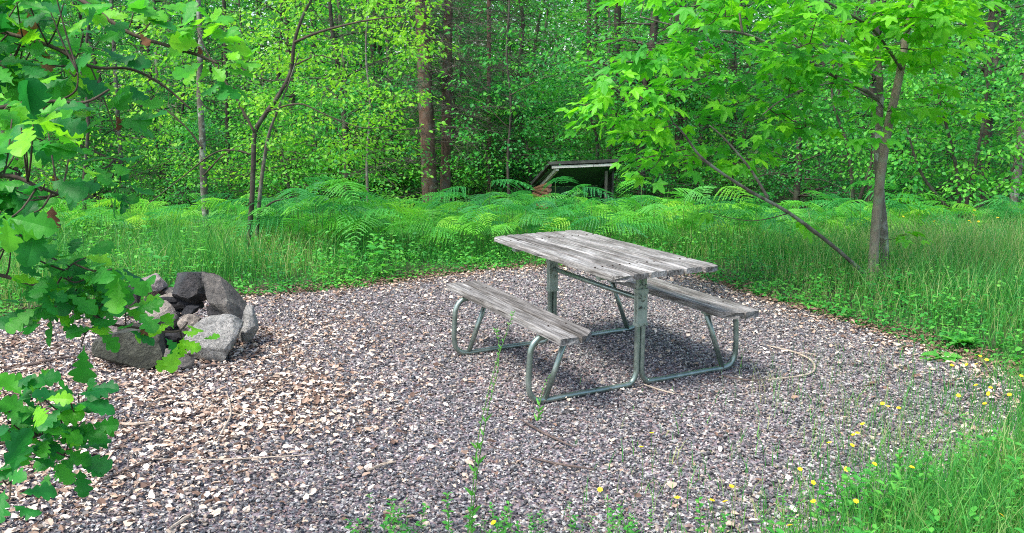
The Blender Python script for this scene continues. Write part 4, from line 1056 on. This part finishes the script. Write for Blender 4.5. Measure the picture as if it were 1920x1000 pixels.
protos = [
 ('young_tree', 'thin grey-stemmed young tree', make_tree('young_tree', 1, 7.0, .055, 64, .7, 1.5, .052, 20, T_MIX, 'bark_grey')),
 ('young_tree', 'bushy dark-stemmed young tree', make_tree('young_tree', 2, 6.0, .05, 72, .4, 1.7, .056, 20, T_MIX, 'bark_dark')),
 ('young_tree', 'slender airy-leaved tree', make_tree('young_tree', 3, 8.0, .07, 60, .9, 1.7, .054, 20, T_MIX, 'bark_dark')),
 ('broadleaf_tree', 'layered broad-leaved tree', make_tree('broadleaf_tree', 4, 7.5, .08, 62, .8, 2.0, .080, 13, T_MAPLE[0], 'bark_grey')),
 ('broadleaf_tree', 'tall dark tree with bare lower trunk', make_tree('broadleaf_tree', 5, 9.0, .085, 56, 1.9, 2.2, .064, 18, T_MIX, 'bark_dark')),
 ('forest_shrub', 'low leafy shrub', make_tree('forest_shrub', 6, 2.2, .03, 46, .1, 1.1, .052, 20, T_MIX, 'bark_dark', 1.0, 4)),
]
labels_at = [(-99,'beyond the oak branches'),(-.30,'beyond the bent lime-leaved tree'),(-.06,'around the red-brown conifers'),(.13,'above the wooden shelter'),(.30,'behind the slanting maple branch'),(.42,'beyond the hazel bush')]
placed = []
KEEP_OUT = [(Vector((gat(806,340,15.5).x, 15.5)), .5)]
def place(i, x, y, sc=1.0):
    name, desc, src = protos[i]
    w = [l for v, l in labels_at if x/y >= v][-1]
    far = 'deep in the wood' if y > 24 else 'just behind the ferns' if y < 18.5 else 'midway into the wood'
    lab = f'{desc} {far} {w}'
    first = i not in [p[0] for p in placed]
    z = float(gz(x, y)); rz = rng.random()*6.28
    if first:
        src.location = (x, y, z); src.rotation_euler.z = rz; src.scale = (sc,)*3; o = src
        src['label'] = lab; src['category'] = 'shrub' if 'shrub' in name else 'tree'; src['group'] = lab
    else: o = copy_thing(src, (x, y, z), rz, sc, lab, lab)
    placed.append((i, x, y))
def far_enough(x, y, d):
    for _, a_, b_ in placed:
        if (a_-x)**2+(b_-y)**2 < d*d: return False
    return True
cnt = 0
for band, n, d0 in (((15.2, 19), 34, 1.25), ((19, 25), 42, 1.6), ((25, 34), 46, 2.0)):
    tries = 0; k = 0
    while k < n and tries < 4000:
        tries += 1
        y = rng.uniform(*band); x = rng.uniform(-.66, .66)*y
        if not far_enough(x, y, d0): continue
        px = 960+x/y*FPX*1.02
        if y < 18.5 and (760 < px < 1180): continue        # keep the pines and the shelter in view
        i = int(rng.choice(6, p=[.22,.2,.2,.14,.12,.12] if y < 19 else [.2,.18,.22,.14,.2,.06]))
        place(i, x, y, rng.uniform(.8, 1.2)); k += 1
# a few shrubs behind the shelter and the pines
for px, y in ((880,17.6),(960,18.2),(1010,17.2),(1060,18.6),(760,17.4),(700,16.8),(1230,15.6),(1300,16.2),(1190,17.2),(560,15.6),(620,16.4)):
    place(5, (px-960)/FPX*y, y, rng.uniform(.9, 1.3))
# bare trunks seen through the leaves
def bare(px, Y, wpx, mat, lean, lab):
    t = put('forest_trunk', None, None, gat(px, 340, Y)); r = wpx/2*Y/FPX; a = Acc()
    tube(a, [Vector((0,0,-.2)), Vector((0,0,.4)), Vector((lean*.4,0,2.2)), Vector((lean*1.1,.1,5)), Vector((lean*2,0,9))], [r*1.25,r,r*.95,r*.8,r*.5], 10, 6, rough=.15)
    me = a.mesh('trunk', M[mat]); put('trunk', me, t)
    lv = Leaves(); b = Acc()
    for k in range(26):
        z = 1.0+7.5*rng.random(); az = rng.random()*6.28; q = np.array([lean*z/4.5, 0, z]); d = np.array([math.cos(az), math.sin(az), .3]); L = .5+.8*rng.random()
        tube(b, [q, q+d*L*.5, q+d*L], [.012,.008,.003], 4, 2)
        for s in range(3): lv.spray(q+d*L*(.5+.5*rng.random())+rng.normal(0,.15,3), .3, 12, .09, .3, (.1,.7))
    put('crown', crown_mesh('crown', b, mat, lv, T_MIX, 'wood_leaf'), t)
    t.name = 'forest_tree'; tag(t, lab, 'tree', 'taller trees in the wood')
for a_ in [(700,19,10,'bark_dark',.1,'dark straight trunk first to the side of the bent lime-leaved tree'),(722,20,9,'bark_dark',-.05,'thin dark trunk right next to another dark trunk'),(640,21,9,'bark_grey',.0,'grey trunk midway between bent tree and stout pine'),(668,23,8,'bark_grey',.06,'pale thin trunk deep between bent tree and stout pine'),
  (560,20,12,'bark_dark',-.15,'dark trunk rising just beside the bent tree'),(595,24,9,'bark_dark',.1,'dark thin trunk deep behind the bent tree'),(740,24,8,'bark_grey',.0,'thin grey trunk close to the stout pine'),(1148,20,15,'bark_dark',.05,'dark trunk above the shelter roof'),(1103,22,10,'bark_dark',-.05,'thinner dark trunk above the shelter roof'),
  (1312,20,10,'bark_grey',.08,'grey trunk behind the slanting maple branch'),(1560,19,9,'bark_dark',.02,'dark thin trunk just beside the paired maple stems'),(1905,15,17,'bark_lichen',.02,'pale lichened trunk above the hazel bush'),(1846,20,12,'bark_dark',.0,'dark trunk above the hazel bush'),
  (230,17,8,'bark_grey',.05,'thin grey trunk behind the oak leaves'),(300,19,9,'bark_dark',-.08,'dark trunk between oak leaves and lichened trunk'),(430,18,8,'bark_dark',.1,'thin dark trunk between the lichened and the bent trunk'),(20,16,12,'bark_grey',.0,'grey trunk at the picture edge behind the oak'),(1500,22,10,'bark_dark',-.04,'dark trunk deep behind the maple branch fork')]:
    bare(*a_)

# far woodland as one mass, ring-shaped leaf cloud
n = 240000; y = 41+15*rng.random(n)**1.5; x = rng.uniform(-.85, .85, n)*y; z = gz(x, y)+13*rng.random(n)**1.1
k = wob(x*.25, y*.25, 1)+wob(x*.5, z*.6, 1, 2) > -.8; x, y, z = x[k], y[k], z[k]; n = len(x)
th = rng.random(n)*6.28; lv = Leaves()
lv.add(np.stack([x, y, z], -1), np.stack([np.cos(th), np.sin(th), -.3+0*th], -1), np.array([0,-.2,1.])+rng.normal(0,.5,(n,3)), .14+.14*rng.random(n), np.clip(.38+.3*wob(x*.3, z*.8, 1, 3)+rng.normal(0,.2,n), 0, 1))
tag(put('distant_woods', lv.mesh('distant_woods', T_ROUND, M['far_leaf'])), 'far green mass of the wood', kind='stuff')

# ------------------------------------------------------------------ bracken
def frond_geom(L, r, droop, rise):
    """triangular bracken frond in local x direction; returns V,F(tris)"""
    V = []; F = []
    npn = 11
    def rach(t): return np.array([L*t, 0, rise*L*t-droop*L*t*t])
    def quad(a_, b_, c_, d_):
        i = len(V); V.extend([a_, b_, c_, d_]); F.extend([[i,i+1,i+2],[i,i+2,i+3]])
    for k in range(28):
        a_ = rach(k/28); b_ = rach((k+1)/28); w = .003*(1-k/32); quad(a_+[0,w,0], a_-[0,w,0], b_-[0,w,0], b_+[0,w,0])
    for k in range(npn):
        t = .10+.88*(k/npn); pl = L*.52*(1-t)**.85*(1 if k > 0 else .92)+.012
        for s in (-1, 1):
            o = rach(t); ang = 1.12-.35*t+r.normal(0,.06)
            d = np.array([math.cos(ang), s*math.sin(ang), -.10+r.normal(0,.06)]); d /= np.linalg.norm(d)
            m_ = max(2, int(pl/.030)); side = np.cross([0,0,1.], d); side /= np.linalg.norm(side)
            W0 = L*.030+.004
            for j in range(m_):
                u0 = j/m_; u1 = (j+1)/m_
                c0 = o+d*pl*u0+np.array([0,0,-.25*pl*u0*u0]); c1 = o+d*pl*u1+np.array([0,0,-.25*pl*u1*u1])
                wa = W0*(1-u0)**.55*(1 if j else .5); wb = W0*(1-u1)**.55*.55+.001
                up = np.array([0,0,.25*wa])
                for q in (-1, 1):
                    quad(c0, c0+side*wa*q*.55+up, c0*.35+c1*.65+side*wa*q+up*2, c1+side*wb*q)
                    F[-1] = [F[-1][0], F[-1][1], F[-1][2]]
    return np.array(V), np.array(F)
def make_fern(seed):
    r = np.random.default_rng(seed); Vs=[];Fs=[];ts=[];off_=0
    t = empty('fern', (0,0,0)); st = Acc(); nf = r.integers(7, 11)
    for k in range(nf):
        az = r.random()*6.28; h = .50+.32*r.random(); h *= (.65+.45*r.random()); base = np.array([r.normal(0,.18), r.normal(0,.18), 0]); top = base+np.array([math.cos(az)*.08, math.sin(az)*.08, h])
        tube(st, [base-[0,0,.05], (base+top)/2+[.01,0,0], top], [.0035,.003,.0025], 4, 2)
        V, F = frond_geom(.30+.30*r.random(), r, .45+.25*r.random(), .22+.25*r.random())
        roll = r.normal(0,.30); R = np.array(Matrix.Rotation(az, 3, 'Z')@Matrix.Rotation(roll, 3, 'X'))
        V = V@R.T+top; Vs.append(V); Fs.append(F+off_); off_ += len(V); ts.append(np.clip(r.random()+r.normal(0,.08,len(V)),0,1))
    put('stalks', st.mesh('stalks', M['herb'] if False else M['fern_stalk']), t)
    put('fronds', np_mesh('fronds', np.concatenate(Vs), np.concatenate(Fs), M['fern'], np.concatenate(ts)), t)
    return t
M['fern_stalk'] = bark_mat('fern stalk', (.04,.10,.02), (.09,.16,.04))
ferns = [make_fern(s) for s in range(6)]
used = [False]*6
def put_fern(i, x, y, sc):
    where = 'far along the fern bank under the trees' if y > 12.3 else ('in front of the red-brown conifers' if abs(x+1.0) < 1.3 else 'behind the fire ring side of the clearing' if x < 0 else 'between the table and the wooden shelter' if x < 1.6 else 'on the grassy side by the maple')
    lab = f'bracken fern with spreading fronds {where}'
    z = float(gz(x, y))-.02; rz = rng.random()*6.28
    if not used[i]:
        o = ferns[i]; o.location = (x, y, z); o.rotation_euler.z = rz; o.scale = (sc,)*3; o['label'] = lab; o['category'] = 'fern'; o['group'] = lab; used[i] = True
    else: copy_thing(ferns[i], (x, y, z), rz, sc, lab, lab)
rng = np.random.default_rng(77)
pts = []
tries = 0
while len(pts) < 290 and tries < 30000:
    tries += 1
    y = 8.9+5.9*rng.random()**1.05; x = rng.uniform(-.63, .63)*y
    px = 960+x/(y*.98)*FPX
    ok = True
    lo = 8.9 if px < 1350 else 9.0+.0018*(px-1350)
    if px < 430: lo = 9.8
    if y < lo: continue
    if y > 12.2 and 985 < px < 1190: continue
    if 0.16*1 and any((a_-x)**2+(b_-y)**2 < .30**2 for a_, b_, in [(p[0], p[1]) for p in pts]): continue
    pts.append((x, y))
for x, y in pts: put_fern(int(rng.integers(6)), x, y, rng.uniform(.62, 1.05) if y < 11.5 else rng.uniform(.6, .85))
# the prominent dark clump left of the bench's far end, and some single ones
for px, y, sc in ((560,8.95,1.0),(600,9.0,1.1),(640,8.9,1.0),(680,9.1,1.1)):
    put_fern(int(rng.integers(6)), (px-960)/FPX*y, y, sc)

# ------------------------------------------------------------------ flowers and weeds
m, nt, b = new_mat('yellow petals'); b.inputs['Base Color'].default_value = (.85,.60,.01,1); b.inputs['Roughness'].default_value = .6; M['petal'] = m
m, nt, b = new_mat('flower centre'); b.inputs['Base Color'].default_value = (.75,.38,.01,1); b.inputs['Roughness'].default_value = .8; M['disc'] = m
M['stem'] = bark_mat('green stem', (.06,.16,.03), (.12,.26,.06), None, 30)
def flower(head, h, label, sz=.013):
    g = gz(head.x, head.y); base = Vector((head.x+rng.normal(0,.02), head.y+rng.normal(0,.02), float(g)))
    t = empty('yellow_flower', base); tag(t, label, 'flower', 'yellow wildflowers')
    H = head-base; a = Acc(); tube(a, [(0,0,-.02), H*.5+Vector((rng.normal(0,.01), 0, 0)), H], [.0012,.001,.0009], 5, 4)
    put('stem', a.mesh('stem', M['stem']), t)
    V=[];F=[]
    tl = Matrix.Rotation(rng.normal(0,.3)+.25, 3, 'X')@Matrix.Rotation(rng.normal(0,.3), 3, 'Y')
    for ring_, (n, L, up) in enumerate(((14, 1, .15), (11, .72, .45), (7, .45, .8))):
        for k in range(n):
            an = 2*math.pi*k/n+ring_*.2+rng.normal(0,.06); w = .22*L*1.0; i = len(V); c, s = math.cos(an), math.sin(an); Lr = L*(.9+.2*rng.random())
            for (u, v_) in ((.08,0),(.6,w),(1,w*.5),(1,-w*.5),(.6,-w)):
                p = Vector((c*u*Lr-s*v_, s*u*Lr+c*v_, up*u*Lr*.6))*sz; V.append(tl@p+H)
            F += [(i,i+1,i+4),(i+1,i+2,i+3),(i+1,i+3,i+4)]
    put('petals', np_mesh('petals', np.array([list(v) for v in V]), np.array(F), M['petal']), t)
    return t
FL = [(1665,762),(1685,765),(1600,815),(1617,795),(1598,835),(1640,870),(1587,880),(1525,905),(1500,880),(1525,940),(1605,940),(1270,933),(1372,912),(1335,938),(1360,940),(1202,838),(1222,812),(1125,918),(925,980),(1785,685),(1812,684),(1830,683),(1850,675),(1838,668),(1830,722),(1857,727),(1853,738),(1893,740),(1846,757),(1797,742),(1480,985),(1878,966),(1865,823),(1710,876),(1915,705),(1655,757),(1608,812),(1690,858),(1555,830)]
for px, py in FL:
    h = rng.uniform(.14, .26) if py > 780 else rng.uniform(.12, .2)
    hd = gp(px, py, h)
    where = 'on a thin stem at the near grassy corner' if px > 1450 and py > 780 else 'on a thin stem at the gravel edge beyond the grassy corner' if px > 1450 else 'standing alone on the open gravel'
    flower(hd, h, 'small yellow flower '+where, .0105 if py > 780 else .0112)
for k in range(12):
    px = rng.uniform(1690, 1900) if k < 11 else rng.uniform(1480, 1560); y = rng.uniform(8.6, 9.8); p = Vector(((px-960)/FPX*y, y, 0)); p.z = float(gz(p.x, y))+rng.uniform(.35, .5)
    flower(p, .4, 'tiny yellow flower in the tall grass behind the maple', .014)

def weed(name, seed, h, n, ls, tmpl, pair=True, dn=.1, mat='herb', tint=(.3,.9), bend=.1, top=False):
    r = np.random.default_rng(seed); a = Acc(); lv = Leaves(); az = r.random()*6.28
    H = np.array([math.cos(az)*bend*h, math.sin(az)*bend*h, h]); P = tube(a, [(0,0,-.02), H*.5+[bend*h*.2,0,0], H], [.0022,.0017,.001], 5, 4)
    for k in range(n):
        u = .15+.85*k/max(1,n-1); p = P[min(len(P)-1, int(u*(len(P)-1)))]; th = k*1.57+r.normal(0,.3)
        for s in ((0, math.pi) if pair else (0,)):
            d = np.array([math.cos(th+s), math.sin(th+s), .5-.5*u*0+r.normal(0,.15)]); 
            lv.add(p, d, np.array([0,0,1.])+r.normal(0,.2,3), ls*(1-.45*abs(u-.5))*(.8+.4*r.random()), r.uniform(*tint))
    t = empty(name, (0,0,0)); put('stem', a.mesh('stem', M['stem']), t); put('leaves', lv.mesh('leaves', tmpl, M[mat]), t)
    return t
W = [weed('leafy_weed', 1, .20, 8, .04, T_SIMPLE), weed('leafy_weed', 2, .15, 6, .04, T_SIMPLE, bend=.25), weed('leafy_weed', 3, .24, 9, .032, T_LANCE), weed('leafy_weed', 4, .14, 6, .045, T_SIMPLE)]
wu = [False]*4
def put_weed(i, x, y, sc, lab):
    z = float(gz(x, y))
    if not wu[i]:
        o = W[i]; o.location = (x, y, z); o.scale = (sc,)*3; o['label'] = lab; o['category'] = 'weed'; o['group'] = lab; wu[i] = True
    else: copy_thing(W[i], (x, y, z), rng.random()*6.28, sc, lab, lab)
for k in range(260):
    px = rng.uniform(1400, 2050); py = rng.uniform(880, 1130); p = gp(px, py)
    if not in_poly(np.array([p.x]), np.array([p.y]), CORNER)[0]: continue
    put_weed(int(rng.integers(4)), p.x, p.y, rng.uniform(.6, 1.15), 'small leafy weed in the bright grass of the near corner')
for k in range(70):
    px = rng.choice([rng.normal(740, 60), rng.normal(900, 70), rng.normal(1040, 60), rng.normal(1180, 60), rng.uniform(650,1450)]); py = rng.uniform(985, 1070); p = gp(px, py)
    put_weed(int(rng.integers(4)), p.x, p.y, rng.uniform(.35, .75), 'short leafy weed sprouting at the near gravel edge')
def single(o, px, py, lab, sc=1, cat='plant'):
    p = gp(px, py); o.location = (p.x, p.y, float(gz(p.x, p.y))); o.scale = (sc,)*3; o['label'] = lab; o['category'] = cat
# tall stalks standing in the near gravel
def stalk(pts, Y0, lab):
    P = [at(*q) for q in pts]; b0 = P[0].copy(); t = empty('flower_stalk', b0); tag(t, lab, 'plant')
    a = Acc(); Q = tube(a, [p-b0 for p in P], np.linspace(.002, .0009, len(P)), 5, 5); put('stem', a.mesh('stem', M['stem']), t)
    lv = Leaves()
    for k, q in enumerate(Q):
        u = k/len(Q)
        for s in range(2 if u < .9 else 7):
            th = rng.random()*6.28; up = 1.6 if u < .8 else .9
            lv.add(q, np.array([math.cos(th), math.sin(th), up]), np.array([math.cos(th+1.5), math.sin(th+1.5), .2]), (.045 if u < .35 else .013)*(.6+.6*rng.random()), .5+.5*rng.random())
    put('leaves', lv.mesh('leaves', T_LANCE, M['herb']), t)
stalk([(872,1060,2.75),(885,930,2.78),(897,820,2.8),(925,700,2.82),(948,630,2.84),(962,588,2.85)], 2.8, 'tall green flower stalk overlapping the bench, reaching highest of the pair')
stalk([(880,1050,2.75),(893,900,2.8),(915,770,2.82),(932,700,2.84),(936,650,2.86),(930,620,2.86)], 2.8, 'shorter green flower stalk with a nodding tip close beside the taller one')
stalk([(1008,790,4.1),(1016,740,4.1),(1030,705,4.1)], 4.1, 'little pale grass stalk in front of the bench frame foot')
stalk([(1655,1010,2.9),(1690,900,2.95),(1745,820,3.0),(1775,800,3.0)], 2.9, 'arching seed stalk rising from the near grass corner')
w1 = weed('leafy_plant', 11, .55, 11, .11, T_LANCE, tint=(.6,1)); single(w1, 365, 545, 'upright pale green plant with narrow leaves behind the fire ring')
w1 = weed('leafy_plant', 12, .60, 12, .09, T_LANCE, tint=(.5,1)); single(w1, 735, 515, 'upright narrow-leaved plant in the tall grass near the bench')
w1 = weed('leafy_plant', 13, .28, 5, .13, T_ROUND, tint=(.3,.7)); single(w1, 705, 520, 'plant with broad dark leaves low in the grass near the bench')
for k in range(60):
    px = rng.uniform(1320, 1960); py = rng.uniform(560, 700); p = gp(px, py)
    if pad_sd(np.array([p.x]), np.array([p.y]))[0] > -.05: continue
    put_weed(int(rng.integers(4)), p.x, p.y, rng.uniform(.8, 1.5), 'leafy weed growing in the verge below the maple')
for k in range(60):
    px = rng.uniform(120, 1000); py = rng.uniform(480, 550); p = gp(px, py)
    if pad_sd(np.array([p.x]), np.array([p.y]))[0] > -.05: continue
    put_weed(int(rng.integers(4)), p.x, p.y, rng.uniform(1.1, 2.2), 'leafy weed in the grass strip before the ferns')
# rosette of long leaves on the right verge
t = empty('leaf_rosette', gp(1805, 650)); tag(t, 'rosette of long green leaves on the verge at the gravel edge', 'plant'); lv = Leaves()
for k in range(34):
    th = k*2.4; lv.add(np.array([0,0,.01]), np.array([math.cos(th), math.sin(th), .4+.7*rng.random()]), np.array([-math.cos(th)*.3, -math.sin(th)*.3, 1]), .17*(.6+.6*rng.random()), rng.uniform(.3,.8))
put('leaves', lv.mesh('leaves', T_LANCE, M['herb']), t)
lv = Leaves(); t = empty('leaf_rosette', gp(1765, 672)); tag(t, 'flat rosette lying over the gravel edge by the yellow flowers', 'plant')
for k in range(12):
    th = k*2.4; lv.add(np.array([0,0,.01]), np.array([math.cos(th), math.sin(th), .1+.2*rng.random()]), np.array([0,0,1.]), .13*(.6+.6*rng.random()), rng.uniform(.4,.9))
put('leaves', lv.mesh('leaves', T_ROUND, M['herb']), t)
